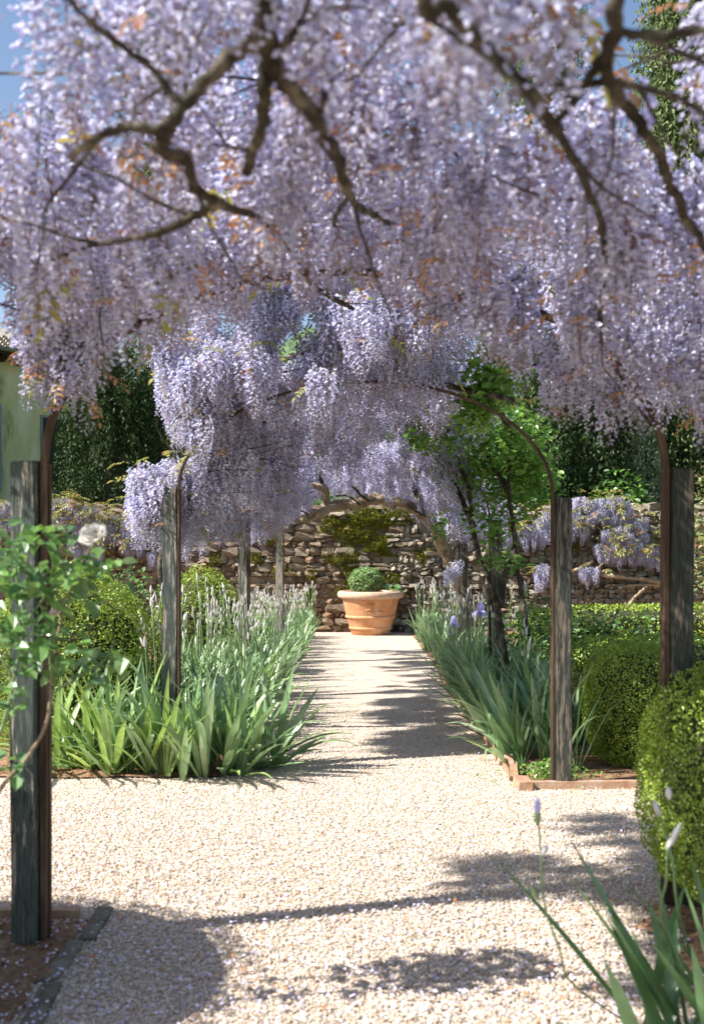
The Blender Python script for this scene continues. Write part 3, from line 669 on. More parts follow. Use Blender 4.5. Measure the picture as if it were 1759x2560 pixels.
while z < WH-.02:
    h = rnd.uniform(.085, .19); x = -8+rnd.uniform(0, .3)
    while x < 8.5:
        w_ = h*rnd.uniform(1.1, 2.7)
        craggy = x > .55 and rnd.random() < .85
        if craggy: w_ = rnd.uniform(.09, .24)
        ty = 2 if craggy else (1 if z < .55 and rnd.random() < .5 else (1 if rnd.random() < .12 else 0))
        n_ = 2 if (h > .15 and (rnd.random() < .3 or craggy)) else 1
        for q in range(n_):
            hh = h/n_; stones.append((x+w_/2, WY+rnd.uniform(-.05, .04)-(rnd.uniform(0, .07) if craggy else 0), z+hh*(q+.5), w_*1.03, rnd.uniform(.2, .3), hh*1.06, ty))
        x += w_
    z += h
xs = -8
while xs < 8.5:        # rounded coping stones
    w_ = rnd.uniform(.25, .6); stones.append((xs+w_/2, WY+.22, WH+.04, w_*.98, .62, rnd.uniform(.12, .2), 2 if xs > .5 else 0)); xs += w_
def vis(s): return (abs(s[0]) < 6.6)*s[3]*s[5]
stones.sort(key=vis, reverse=True)
jb = {0: [[], []], 1: [[], []], 2: [[], []]}
for k, (x, y, z, a, d, h, ty) in enumerate(stones):
    me = SM[ty][k % 8]; wm = Matrix.Translation((x, y, z)) @ Euler((0, R(rnd.uniform(-5, 5)), R(rnd.choice((0, 180))+rnd.uniform(-5, 5)))).to_matrix().to_4x4() @ Matrix.Diagonal((a, d, h, 1))
    if k < 300: obj('stone', me, wall, wm)
    else:
        V, F = jb[ty]; o_ = len(V); V += [tuple(wm @ q.co) for q in me.vertices]; F += [tuple(i+o_ for i in p.vertices) for p in me.polygons]
for ty, mt in ((0, 'stone'), (1, 'stonered'), (2, 'stonegrey')):
    tag(obj('small_stones', mesh('small_stones', *jb[ty], M[mt]), wall), kind='stuff')
mp_, mn_ = [], []
def mossblob(cx, cz, rx, rz, n):
    for _ in range(n):
        a = rnd.uniform(0, 6.28); r = math.sqrt(rnd.random())*(1+.25*math.sin(a*3+cx*9)+.18*math.sin(a*7+cz*5))
        mp_.append((cx+rx*r*math.cos(a), WY-.12-rnd.random()*.10*(1-min(1, r)*.6), cz+rz*r*math.sin(a))); mn_.append((0, -1, .3))
for cx, cy, rx, ry, n in ((920, 1300, 75, 24, 5200), (1000, 1290, 50, 26, 2600), (890, 1340, 55, 22, 2200), (950, 1365, 36, 24, 2100), (860, 1395, 45, 26, 1500), (985, 1450, 34, 24, 1300), (830, 1310, 30, 18, 900), (1000, 1480, 30, 14, 500), (640, 1400, 20, 16, 500), (700, 1430, 22, 18, 500), (770, 1500, 16, 34, 800), (860, 1480, 22, 14, 500), (1430, 1350, 18, 24, 700), (1440, 1290, 20, 16, 700), (540, 1400, 20, 14, 400), (860, 1330, 60, 20, 1500), (1060, 1390, 26, 20, 700), (660, 1350, 40, 14, 700), (900, 1440, 50, 18, 1200), (780, 1440, 14, 20, 400)):
    p = P(cx, cy, WY); mossblob(p.x, p.z, rx*WY/FPX, ry*WY/FPX, n)
leaf_obj('moss', mp_, mn_, .026, .022, M['moss'], wall, tilt=.7)

# ------------------------------------------------------------------ wisterias on the wall
def wall_vine(label, spots, nspr, stems, xr):
    t = thing('wall_wisteria', (sum(xr)/2, WY-.15, 0), label, 'wisteria')
    its = []
    for cx, cy, rx, ry, n in spots:
        for _ in range(int(n*2.3)):
            a = rnd.uniform(0, 6.28); r = math.sqrt(rnd.random())
            p = P(cx+rx*r*math.cos(a), cy+ry*r*math.sin(a), WY-.28-rnd.random()*.18); its.append(hang(p.x, p.y, p.z+.12, rnd.uniform(.7, .95)))
    populate(t, 'flower_cluster', 'flower_clusters', its, racemes, 300)
    itl = [(Vector(p[0])+Vector((rnd.uniform(-.15, .15), -.05, rnd.uniform(-.05, .18))), (rnd.uniform(-.5, .5), rnd.uniform(-.3, .5), rnd.uniform(0, 6.28)), rnd.uniform(1.0, 1.5), rnd.choice((2, 3, 2, 3, 0))) for p in rnd.choices(its, k=nspr)]
    populate(t, 'leaf_sprig', 'leaf_sprigs', itl, sprigs, 120)
    for pts, r0, r1 in stems: limb(pts, r0, r1, 7).build('branch', M['palebark'], t, smooth=True)
    return t
W_ = WY-.22
wall_vine('wisteria trained along the top of the wall on the left', [(20, 1300, 60, 28, 40), (150, 1290, 50, 30, 42), (215, 1310, 60, 30, 46), (290, 1330, 50, 26, 40), (215, 1375, 45, 22, 40), (330, 1370, 40, 16, 16), (378, 1400, 10, 8, 4)], 330,
          [([(-5.2, WY-.3, -.05), (-5.1, WY-.2, .9), (-4.7, WY-.2, 1.9), (-3.6, W_, 2.2), (-2.6, W_, 2.25)], .05, .02)], (-5.2, -5.2))
wall_vine('wisteria trained over the wall on the right, with bare stems below', [(1465, 1285, 42, 30, 40), (1530, 1285, 45, 30, 50), (1440, 1330, 30, 24, 20), (1560, 1350, 60, 22, 50), (1530, 1385, 45, 16, 40), (1600, 1390, 50, 18, 34), (1640, 1400, 40, 20, 28), (1330, 1345, 40, 18, 26), (1365, 1320, 22, 30, 22), (1355, 1440, 20, 18, 16), (1600, 1320, 20, 14, 10), (1700, 1380, 40, 30, 30), (1255, 1350, 28, 18, 18), (1470, 1440, 24, 8, 8), (1270, 1290, 40, 20, 20)], 300,
          [([P(1760, 1560, W_-.1), P(1700, 1500, W_-.1), P(1640, 1455, W_-.1), P(1520, 1440, W_-.1), P(1460, 1432, W_-.1)], .045, .03), ([P(1700, 1470, W_), P(1620, 1462, W_-.05), P(1560, 1466, W_)], .03, .02),
           ([P(1568, 1518, W_-.1), P(1590, 1490, W_-.15), P(1618, 1465, W_-.15)], .035, .025), ([P(1420, 1432, W_-.1), P(1450, 1420, W_-.15), P(1482, 1403, W_-.1)], .035, .028), ([P(1475, 1450, W_-.1), P(1492, 1425, W_-.15), P(1515, 1400, W_-.1)], .03, .022)], (6.4, 6.4))

# ------------------------------------------------------------------ terracotta pot and its plants
pc = Vector(((926-879.5)/FPX*18.2, 18.2-.02, 0)); k_ = 18.2/FPX
pot = thing('terracotta_pot', tuple(pc), 'large terracotta pot with banded sides standing before the stone wall', 'flower pot')
def pr(r, zpx): return (r*k_, zpx*k_)
b = MB(); b.lathe([pr(1, 0), pr(45, 0), pr(48, 1.5), pr(50, 12), pr(52.5, 14), pr(53, 17), pr(52, 19), pr(54, 22), pr(59, 41), pr(61.5, 42.5), pr(62, 45.5), pr(61, 48), pr(62, 50), pr(70, 86), pr(73, 92), pr(66, 92), pr(58, 60), pr(54, 50), pr(1, 50)], (0, 0, 0), 56); b.build('pot_body', M['terracotta'], pot, True, Matrix.Translation(pc))
b = MB(); b.lathe([pr(70.5, 89), pr(79, 91), pr(82, 94), pr(83, 99), pr(82, 105), pr(78, 108), pr(70, 108), pr(67, 105), pr(66, 91)], (0, 0, 0), 56); b.build('rim', M['terracottarim'], pot, True, Matrix.Translation(pc))
b = MB(); b.lathe([pr(59.5, 40.5), pr(62.5, 41.5), pr(63.8, 44.5), pr(62.6, 47.5), pr(60, 48.5)], (0, 0, 0), 56); b.build('band', M['terracotta'], pot, True, Matrix.Translation(pc))
b = MB(); b.lathe([pr(50.5, 13), pr(53.5, 14), pr(55, 16.5), pr(53.8, 19), pr(52, 20)], (0, 0, 0), 56); b.build('band', M['terracotta'], pot, True, Matrix.Translation(pc))
b = MB()
def on_pot(u, zpx, off=.006):
    r = (62+(zpx-50)*(8/36))*k_+off; a = u*k_/r-math.pi/2; return pc+Vector((r*math.cos(a), r*math.sin(a), zpx*k_))
for pts in ([(-5, 62), (0, 70), (6, 79)], [(5, 61), (0, 69), (-5, 79)], [(-9, 62), (-5, 65), (0, 60), (5, 57), (8, 60)], [(-8, 76), (-4, 78), (1, 75)], [(-6, 58), (0, 55), (7, 55), (9, 52)], [(-9, 66), (-11, 62), (-7, 59)], [(16, 58), (20, 60), (24, 58), (28, 60)]):
    b.tube([on_pot(u, z_) for u, z_ in pts], .015, 5)
b.build('emblem', M['terracotta'], pot, True)
b = MB(); b.lathe([pr(.5, 103), pr(40, 102.5), pr(68, 101)], (0, 0, 0), 30); b.build('soil', M['soil'], pot, True, Matrix.Translation(pc))

def ball_points(n, c, r, lump=.06, shell=.16, zcut=-1, seed=0, power=2):
    """points on a clipped shrub: superellipsoid shell with lumps"""
    d = rng.normal(size=(int(n*1.6), 3)); d /= np.linalg.norm(d, axis=1)[:, None]
    d = d[d[:, 2] > zcut][:n]
    q = (np.abs(d)**power).sum(1)**(-1/power) if power != 2 else np.ones(len(d))
    s = q*(1+lump*(np.sin(d[:, 0]*7+seed)*np.sin(d[:, 1]*6+seed*2)*np.cos(d[:, 2]*8+seed)+.6*np.sin(d[:, 0]*17+seed)*np.sin(d[:, 2]*19+d[:, 1]*13))) 
    s *= 1-shell*rng.random(len(d))**2
    return d*s[:, None]*np.array(r)+np.array(c), d
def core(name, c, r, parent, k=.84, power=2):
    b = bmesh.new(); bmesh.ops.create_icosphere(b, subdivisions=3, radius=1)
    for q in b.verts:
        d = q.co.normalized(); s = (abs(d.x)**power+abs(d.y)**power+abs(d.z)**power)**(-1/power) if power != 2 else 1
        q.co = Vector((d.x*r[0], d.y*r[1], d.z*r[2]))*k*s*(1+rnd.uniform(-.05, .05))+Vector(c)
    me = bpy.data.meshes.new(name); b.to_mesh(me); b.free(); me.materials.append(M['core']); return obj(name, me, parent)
def box_shrub(label, c, r, n, leaf=.016, mat='box', name='box_shrub', cat='box bush', power=2, lump=.06, stems=True, group=None):
    t = thing(name, (c[0], c[1], 0), label, cat, group)
    p, d = ball_points(n, c, r, lump, .17, power=power, seed=c[0]*3+c[1]); ok = p[:, 2] > .03; p = p[ok]; d = d[ok]
    leaf_obj('foliage', p, d, leaf, leaf*.62, M[mat], t, tilt=.62)
    core('inner_twigs', c, r, t, power=power, k=.93 if leaf == .03 and c[0] < -2.3 else .80)
    if stems:
        b = MB(); zz = max(.1, c[2]-r[2]*.6)
        for k in range(4): b.tube([(c[0]+rnd.uniform(-.05, .05), c[1]+rnd.uniform(-.05, .05), -.02), (c[0]+rnd.uniform(-.12, .12), c[1]+rnd.uniform(-.1, .1), zz)], [.018, .012], 6)
        b.build('stem', M['bark'], t)
    return t
box_c = pc+Vector(((914-926)*k_, -.02, 108*k_+.17))
t = box_shrub('small clipped green dome growing in the terracotta pot', tuple(box_c), (.30, .28, .25), 4600, .042, 'ballleaf', 'potted_box_ball', 'potted plant', lump=.1, stems=False)
t.location.z = 0
t = thing('leafy_plant', tuple(pc+Vector((.42, -.2, .73))), 'low round-leaved plant at the right rim of the terracotta pot', 'potted plant')
for k in range(9):
    a = rnd.uniform(2.4, 6.9); l = rnd.uniform(.07, .16); p = pc+Vector((.40+l*math.cos(a), -.18+.4*l*math.sin(a), .80+rnd.uniform(-.01, .07)))
    b = MB(); s_ = rnd.uniform(.04, .065); b.add([(-s_, 0, 0), (-s_*.5, s_*.7, .01), (s_*.5, s_*.75, .0), (s_*1.2, 0, -.02), (s_*.5, -s_*.75, 0), (-s_*.5, -s_*.7, .01), (0, 0, -.012)], [(0, 6, 1), (1, 6, 2), (2, 6, 3), (3, 6, 4), (4, 6, 5), (5, 6, 0)])
    b.build('leaf', M['roseleaf'], t, world=Matrix.Translation(p) @ Euler((R(rnd.uniform(25, 60)), R(rnd.uniform(-25, 25)), rnd.uniform(-1, 1))).to_matrix().to_4x4())
b = MB()
for k in range(6): b.tube([pc+Vector((.40, -.18, .70)), pc+Vector((.40+rnd.uniform(-.12, .12), -.18+rnd.uniform(-.06, .03), .80))], .004, 4)
b.build('stalks', M['stem'], t)

# ------------------------------------------------------------------ clipped box shrubs and hedges
box_shrub('big clipped box bush blurred at the right picture edge', (1.66, 3.95, .53), (.52, .62, .50), 42000, .017, power=2.6, lump=.05)
box_shrub('clipped box column with rounded top behind the bed corner post', (1.94, 7.05, .40), (.34, .40, .44), 27000, .018, power=2.8, lump=.05)
box_shrub('large clipped box cone behind the nearest left post', (-2.10, 7.7, .52), (.72, .70, .84), 36000, .022, lump=.06, power=1.75)
box_shrub('pointed clipped box dome between the left iris bed and the wall', (-1.78, 12.2, .52), (.66, .6, .80), 11000, .030, lump=.05, power=1.5)
box_shrub('round box bush beside the near left bed', (-2.38, 3.12, .80), (.86, .9, .84), 14000, .03)
box_shrub('low clipped hedge running below the wall on the right', (5.3, 14.0, .36), (3.0, .75, .38), 21000, .04, name='box_hedge', cat='hedge', power=5, lump=.03)
box_shrub('small low box hedge behind the clipped column', (2.75, 8.9, .34), (.95, .5, .38), 12000, .028, name='box_hedge', cat='hedge', power=4, lump=.05)

def leaf_single(name, mat, l=.05, w_=.034):
    mb = MB(); mb.add([(0, 0, 0), (l*.3, w_*.5, .004), (l*.3, -w_*.5, .004), (l*.35, 0, -.002), (l*.7, w_*.42, .003), (l*.7, -w_*.42, .003), (l, 0, -.006)], [(0, 1, 3), (0, 3, 2), (1, 4, 6, 3), (3, 6, 5, 2)])
    return mb.mesh(name, mat)
def leafy(label, name, cat, base, blobs, stems, var, scale, nparts=200, bark='bark', r=(.012, .006), stemname='stem'):
    t = thing(name, base, label, cat)
    for pts in stems: limb(pts, r[0], r[1], 7).build(stemname, M[bark], t, smooth=True)
    its = []
    for c, rr, n in blobs:
        for _ in range(n):
            d = Vector((rnd.gauss(0, 1), rnd.gauss(0, 1), rnd.gauss(0, 1))).normalized()*(rnd.random()**.5)
            its.append((Vector((c[0]+d.x*rr[0], c[1]+d.y*rr[1], c[2]+d.z*rr[2])), (rnd.uniform(-.9, .9), rnd.uniform(-.5, .9), rnd.uniform(0, 6.28)), scale*rnd.uniform(.7, 1.2), rnd.randrange(len(var))))
    populate(t, 'leaf', 'leaves', its, var, nparts)
    return t
cl = [leaf_single('climber_leaf', M['climb'], .05, .032), leaf_single('climber_leaf', M['climb'], .042, .03)]
cd_ = [leaf_single('shrub_leaf', M['treeleaf'], .06, .034), leaf_single('shrub_leaf', M['climb'], .05, .03)]
# green climber with twisting stems by the third right post
b9 = P(1290, 1640, 8.6); b9.z = 0
leafy('bright green climbing rose with twisting brown stems among right posts', 'climbing_rose', 'climbing rose', tuple(b9),
      [(D(1115, 860, 6.7), (.20, .30, .22), 620), (D(1080, 930, 6.8), (.13, .25, .15), 300), (D(1120, 790, 6.7), (.14, .2, .10), 120), (D(985, 960, 8.6), (.30, .45, .28), 800), (D(1150, 1000, 8.8), (.42, .6, .30), 1100), (D(1090, 1060, 9.2), (.45, .6, .3), 800),
       (D(1180, 1090, 9.2), (.3, .5, .35), 650), (D(1120, 1180, 9.0), (.32, .4, .28), 300), (D(1200, 1060, 9), (.22, .4, .2), 260), (D(1150, 1275, 8.8), (.25, .3, .12), 120), (D(1000, 1190, 9), (.09, .2, .14), 50), (D(930, 900, 8.6), (.14, .2, .12), 120)],
      [[b9, P(1240, 1510, 8.7), P(1200, 1400, 8.8), P(1180, 1310, 8.9), P(1168, 1210, 9), P(1110, 1090, 9), P(1040, 1015, 9)],
       [P(1250, 1520, 8.6), P(1262, 1440, 8.7), P(1285, 1360, 8.8), P(1272, 1230, 8.8), P(1275, 1130, 8.8), P(1290, 1070, 8.7), P(1320, 1030, 8.6)],
       [P(1272, 1230, 8.8), P(1235, 1170, 8.9), P(1195, 1100, 9)], [P(1320, 1590, 8.5), P(1300, 1470, 8.6), P(1285, 1360, 8.8)], [P(1285, 1090, 8.7), P(1240, 1010, 7.6), P(1220, 930, 6.9)],
       [P(1180, 1310, 8.9), P(1130, 1200, 9.1), P(1060, 1120, 9.2)]], cl, 1.28, 300, 'bark', (.026, .014))
rl = [leaf_single('rose_leaf', M['roseleaf'], .045, .032), leaf_single('rose_leaf', M['roseleaf'], .036, .026)]
leafy('leafy green rose shrub in front of the wall on the left', 'rose_shrub', 'rose bush', (-2.6, 11.6, 0), [((-2.55, 11.6, .95), (.45, .4, .45), 420), ((-2.9, 11.6, .5), (.4, .4, .4), 260)],
      [[(-2.6, 11.6, 0), (-2.6, 11.55, .6), (-2.45, 11.6, 1.5)], [(-2.6, 11.6, 0), (-2.9, 11.5, .5), (-3.0, 11.6, 1.1)]], rl, 1.4, 120)
leafy('dark green leafy shrub behind the second right post', 'rose_shrub', 'rose bush', (2.45, 11.0, 0), [((2.2, 10.6, .5), (.75, .6, .45), 900), ((2.9, 11, .45), (.9, .6, .4), 900), ((1.75, 10.2, .7), (.3, .4, .4), 250)],
      [[(2.4, 11.0, 0), (2.3, 10.9, .5), (2.0, 10.7, 1.0)], [(2.4, 11.0, 0), (2.7, 11, .5), (2.9, 11.1, .9)]], cd_, 1.15, 160)
leafy('green and reddish leaved shrub at the far right edge', 'photinia_shrub', 'shrub', (4.75, 12.6, 0), [((4.55, 12.6, 1.7), (.55, .5, .9), 1100), ((4.6, 12.6, .9), (.5, .5, .6), 500), ((4.7, 12.6, 2.5), (.35, .4, .4), 200)],
      [[(4.75, 12.6, 0), (4.7, 12.6, 1.0), (4.6, 12.6, 2.4)], [(4.75, 12.6, 0), (4.9, 12.6, .9), (5.0, 12.6, 2.0)]],
      [leaf_single('shrub_leaf', M['photinia'], .07, .036)], 1.25, 200)

# ------------------------------------------------------------------ irises
def blade_mesh(k, mat='iris', bends=None):
    rr = random.Random(700+k); L = rr.uniform(.50, .74); W = rr.uniform(.042, .058); n = 7
    bend = rr.choice(bends or (.10, .25, .45, .8, 1.25)); mb = MB(); v = []; p = Vector((0, 0, 0)); ang = 0.02
    if bends: W *= 1.15
    droop = rr.random() < .22 and not bends
    for i in range(n+1):
        t = i/n; w_ = W*(.55+.5*math.sin(min(1, t*1.25)*math.pi/2))*(1-max(0, t-.55)/.45)**.8/2 if t < 1 else .0006
        w_ = max(w_, .0006); tw = rr.uniform(-.01, .01)
        c, s = math.cos(ang), math.sin(ang); nn = Vector((-c, 0, s))
        v += [p+Vector((0, -w_, 0))+nn*w_*.25, p+nn*-.003, p+Vector((0, w_, 0))+nn*w_*.25]
        ang += bend/n*(2*t) + (.28 if droop and t > .68 else 0); p = p+Vector((math.sin(ang), tw, math.cos(ang)))*L/n
    f = [(i*3+j, i*3+j+1, i*3+j+4, i*3+j+3) for i in range(n) for j in range(2)]
    mb.add(v, f); return mb.mesh('leaf', M[mat], True)
blades = [blade_mesh(k) for k in range(12)]; bladesy = [blade_mesh(k+20, 'irisy') for k in range(5)]; bladesg = [blade_mesh(k+40, 'irisg') for k in range(7)]
def bud_mesh(k):
    mb = MB(); rr = random.Random(k); l = rr.uniform(.055, .085)
    mb.tube([(0, 0, 0), (0, 0, l*.25), (rr.uniform(-.004, .004), 0, l*.6), (rr.uniform(-.008, .008), 0, l)], [.003, .0085, .0075, .0012], 6)
    return mb.mesh('bud', M['bud'], True)
buds = [bud_mesh(k) for k in range(4)]
def stalk_mesh(h, k):
    rr = random.Random(k); mb = MB(); b1 = rr.uniform(-.06, .06); b2 = rr.uniform(-.06, .06)
    pts = [Vector((b1*t*t, b2*t*t, h*t)) for t in (0, .3, .6, .85, 1)]
    mb.tube(pts, [.006, .005, .0045, .004, .0035], 5)
    tops = [(pts[-1], 0, 0), (pts[-1]+Vector((.006, 0, -.05)), .3, .2)]
    for q in (.86, .72):
        p = Vector((b1*q*q, b2*q*q, h*q)); a = rr.uniform(0, 6.28); e = p+Vector((math.cos(a)*.03, math.sin(a)*.03, .06))
        mb.tube([p, (p+e)/2+Vector((math.cos(a)*.008, math.sin(a)*.008, 0)), e], .003, 4); tops.append((e, math.cos(a)*.25, math.sin(a)*.25))
    return mb.mesh('flower_stem', M['stem'], True), tops
stalks = [stalk_mesh(h, i) for i, h in enumerate((.84, .92, .98, .76, 1.06))]
def fan_leaves(rr, nf, bl, spread=1.0, lean=0):
    """local matrices of the leaves of one plant"""
    out = []
    for f_ in range(nf):
        a0 = rr.uniform(0, math.pi*2); fc = Vector((rr.uniform(-.08, .08), rr.uniform(-.08, .08), 0)); n = rr.randint(6, 8)
        for i in range(n):
            u = (i-(n-1)/2)/((n-1)/2); tilt = u*rr.uniform(.40, .62)*spread
            m = Matrix.Translation(fc+Vector((math.cos(a0)*u*.02, math.sin(a0)*u*.02, -.01))) @ Matrix.Rotation(a0+rr.uniform(-.3, .3), 4, 'Z') @ Matrix.Rotation(tilt, 4, 'Y')
            if u < 0: m = m @ Matrix.Rotation(math.pi, 4, 'Z')
            out.append((m @ Matrix.Scale(rr.uniform(.8, 1.12)*(1-.18*abs(u)), 4), rr.choice(bl)))
    return out
def iris(x, y, label, group, bl=None, spread=1.0, nf=2, nst=0, scale=1.0, seed=0, joined=False, lean=(0, 0)):
    rr = random.Random(seed); bl = bl or blades
    t = thing('iris_plant', (x, y, .01), label, 'iris plant', group)
    base = Matrix.Translation((x, y, .01)) @ Euler((lean[0], lean[1], 0)).to_matrix().to_4x4() @ Matrix.Scale(scale, 4)
    lv = fan_leaves(rr, nf, bl, spread)
    for m, me in lv: obj('leaf', me, t, base @ m)
    for k in range(nst):
        me, tops = rr.choice(stalks); sm = base @ Matrix.Translation((rr.uniform(-.1, .1), rr.uniform(-.1, .1), 0)) @ Matrix.Rotation(rr.uniform(0, 6), 4, 'Z') @ Euler((rr.uniform(-.08, .08), rr.uniform(-.08, .08), 0)).to_matrix().to_4x4()
        s = obj('flower_stem', me, t, sm)
        for p, ex, ey in tops:
            if rr.random() < .65: obj('bud', rr.choice(buds), s, sm @ Matrix.Translation(p) @ Euler((-ey, ex, 0)).to_matrix().to_4x4() @ Matrix.Scale(rr.uniform(.8, 1.15), 4))
    return t
# far plants are too small to show their parts: a few joined meshes
def joined_iris(k, bl, nst):
    rr = random.Random(900+k); V = []; F = []; MI = []
    def put(me, m, mi):
        o_ = len(V); V.extend([tuple(m @ q.co) for q in me.vertices]); F.extend([tuple(i+o_ for i in p.vertices) for p in me.polygons]); MI.extend([mi]*len(me.polygons))
    for m, me in fan_leaves(rr, 3, bl, .85): put(me, m @ Matrix.Scale(.88, 4), 0)
    for _ in range(nst):
        me, tops = rr.choice(stalks); sm = Matrix.Translation((rr.uniform(-.12, .12), rr.uniform(-.12, .12), 0)) @ Euler((rr.uniform(-.08, .08), rr.uniform(-.08, .08), rr.uniform(0, 6))).to_matrix().to_4x4(); put(me, sm, 1)
        for p, ex, ey in tops: put(rr.choice(buds), sm @ Matrix.Translation(p) @ Euler((-ey, ex, 0)).to_matrix().to_4x4() @ Matrix.Scale(.85, 4), 2)
    return mesh('iris_plant', V, F, [bl[0].materials[0], M['stem'], M['bud']], True, MI)
farL = [joined_iris(k, blades, 1+k % 2) for k in range(5)]; farR = [joined_iris(k+9, blades+bladesg, 1) for k in range(5)]
GL, GR = 'irises in the left bed', 'irises in the right bed'
seed = 1
front = [(-.58, 6.92, 'grey-green iris sprawling farthest right onto the gravel path', 1.9, False), (-1.92, 6.98, 'low iris at the outer left corner of the left bed', 2.0, True), (-1.72, 6.95, 'yellow-green iris sprawling left at the front of the left bed', 1.95, True), (-1.5, 6.78, 'yellow-green iris beside the sprawling leftmost one in the left bed', 1.7, True),
         (-1.28, 6.72, 'broad-leaved iris in front of the second left post', 1.2, True), (-1.0, 6.70, 'upright blue-green iris at the front middle of the left bed', 1.0, False),
         (-.74, 6.76, 'blue-green iris at the front right corner of the left bed, leaves arching over the gravel', 1.8, False)]
for x, y, lab, sp, yg in front:
    iris(x, y-.10, lab, GL, blades+bladesy*3 if yg else blades, sp, 5, 0, 1.14, seed, lean=(.14, .16 if x > -.9 else 0)); seed += 1
y = 6.95
while y < 17.6:
    row = 4 if y < 11 else 3
    for i in range(row):
        x = -.82-(i+.4)*(.95/row)*(.92 if y < 11 else .8)+rnd.uniform(-.07, .07)+.018*(y-7)
        yy = max(6.85, y+rnd.uniform(-.1, .1))
        if y < 10.2:
            ns_ = rnd.choice((1, 1, 2)) if (y > 7.2 and i > 0) else (1 if y > 7.9 and rnd.random() < .6 else 0)
            iris(x, yy, ('white-budded' if ns_ else 'blue-green')+' iris, '+('path-side', 'second', 'third', 'outermost')[i]+' row of left bed, '+('just behind its front edge' if y < 7.5 else 'between the second post and third post' if y < 9 else 'close before the third post'), GL, blades, 1.15 if i == 0 else .75, 3 if i == 0 else 2, ns_, 1.08, seed, lean=(0, .14 if i == 0 else 0))
        else:
            o = obj('iris_plant', farL[seed % 5], None, Matrix.Translation((x, yy, .01)) @ Matrix.Rotation(rnd.uniform(0, 6.28), 4, 'Z') @ Matrix.Scale(rnd.uniform(.9, 1.1), 4))
            tag(o, 'distant iris, '+('path-side', 'middle', 'outer', 'outermost')[i]+' row of left bed, '+('just past the third post' if y < 11.8 else 'near the farthest left post' if y < 14.2 else 'at the wall end'), 'iris plant', GL)
        seed += 1
    y += .30 if y < 10.2 else .38
y = 6.85
while y < 17.4:
    row = 3 if y < 11 else 3
    for i in range(row):
        if y < 7.6 and i == 2: continue
        x = 1.17+i*.22+rnd.uniform(-.05, .05); yy = y+rnd.uniform(-.1, .1)
        if any((Vector((x, yy, 0))-a_[1]).length < .1 for a_ in ARCH): x -= .1
        if y < 10.4:
            iris(x, yy, 'deep green iris, '+('brick-side', 'middle', 'outer')[i]+' row of right bed, '+('nearest the corner post' if y < 7.7 else 'among the front leaves' if y < 9 else 'close to the third post'), GR, blades*2+bladesg, 1.25 if i == 0 else .85, 3 if i == 0 else 2, 1 if (rnd.random() < .4 and y > 8) else 0, 1.1, seed, lean=(0, -.34 if i == 0 else -.12))
        else:
            o = obj('iris_plant', farR[seed % 5], None, Matrix.Translation((x, yy, .01)) @ Matrix.Rotation(rnd.uniform(0, 6.28), 4, 'Z') @ Matrix.Scale(rnd.uniform(.85, 1.05), 4))
            tag(o, 'distant deep green iris, '+('path-side', 'middle', 'outer')[i]+' row of right bed, '+('just past the third post' if y < 12 else 'near the farthest right post' if y < 14.5 else 'at the wall end'), 'iris plant', GR)
        seed += 1
    y += .30 if y < 10.4 else .38
# two open lilac irises, each on its own stem
def bloom(x, y, h, label):
    t = thing('iris_bloom', (x, y, 0), label, 'iris flower')
    b = MB(); b.tube([(x, y, 0), (x+.01, y, h*.5), (x, y, h)], .006, 5); b.build('flower_stem', M['stem'], t)
    for k in range(6):
        a = k*math.pi/3+.3; up = k % 2 == 0; pts = []
        o_ = Vector((math.cos(a), math.sin(a), 0)); s_ = Vector((-math.sin(a), math.cos(a), 0))
        prof = [(0, 0, .01), (.022, .035, .026), (.026, .075, .034), (.006, .10, .012)] if up else [(0, 0, .01), (.035, .022, .024), (.062, .0, .036), (.066, -.045, .022)]
        v = []
        for r_, z_, w_ in prof: v += [Vector((x, y, h))+o_*r_+Vector((0, 0, z_))-s_*w_, Vector((x, y, h))+o_*(r_+.006)+Vector((0, 0, z_+.004)), Vector((x, y, h))+o_*r_+Vector((0, 0, z_))+s_*w_]
        b = MB(); b.add(v, [(i*3+j, i*3+j+1, i*3+j+4, i*3+j+3) for i in range(3) for j in range(2)]); b.build('petal', M['blueflower'], t, True)
p = P(1134, 1560, 12.4); bloom(p.x, p.y, CAM_H-(1560-1381)/FPX*12.4, 'open lilac iris flower at the far left end of the right bed')
p = P(1200, 1530, 10.2); bloom(p.x, p.y, CAM_H-(1532-1381)/FPX*10.2, 'open pale lilac iris flower in front of the third right post')

# near iris at the bottom right corner, with its leaning stalk
t = thing('iris_plant', (1.05, 3.0, .01), 'blurred deep green iris in the bottom right corner', 'iris plant')
rr = random.Random(5)
nearb = [blade_mesh(60+k, 'irisg', (.05, .15, .3)) for k in range(5)]
for k in range(46):
    gx = rr.uniform(-.20, .30); gy = rr.uniform(-.2, .15); az = rr.uniform(2.3, 4.6) if rr.random() < .45 else rr.uniform(0, 6.28)
    m = Matrix.Translation((1.0+gx, 2.92+gy, 0)) @ Matrix.Rotation(az, 4, 'Z') @ Matrix.Rotation(rr.uniform(.12, .72), 4, 'Y') @ Matrix.Scale(rr.uniform(.7, 1.0), 4)
    obj('leaf', rr.choice(nearb), t, m)
def near_stalk(base, pts, bud_at, parent, r=.0032):
    b = MB(); b.tube(smooth_path([base]+pts, 5), r, 5); s = b.build('flower_stem', M['stem'], parent, True)
    for p, l, tilt, mt in bud_at:
        b = MB(); d = Vector((math.sin(tilt), 0, math.cos(tilt))); b.tube([p, p+d*l*.3, p+d*l*.7, p+d*l], [.003, .009, .008, .001], 6); b.build('bud', M[mt], s, True)
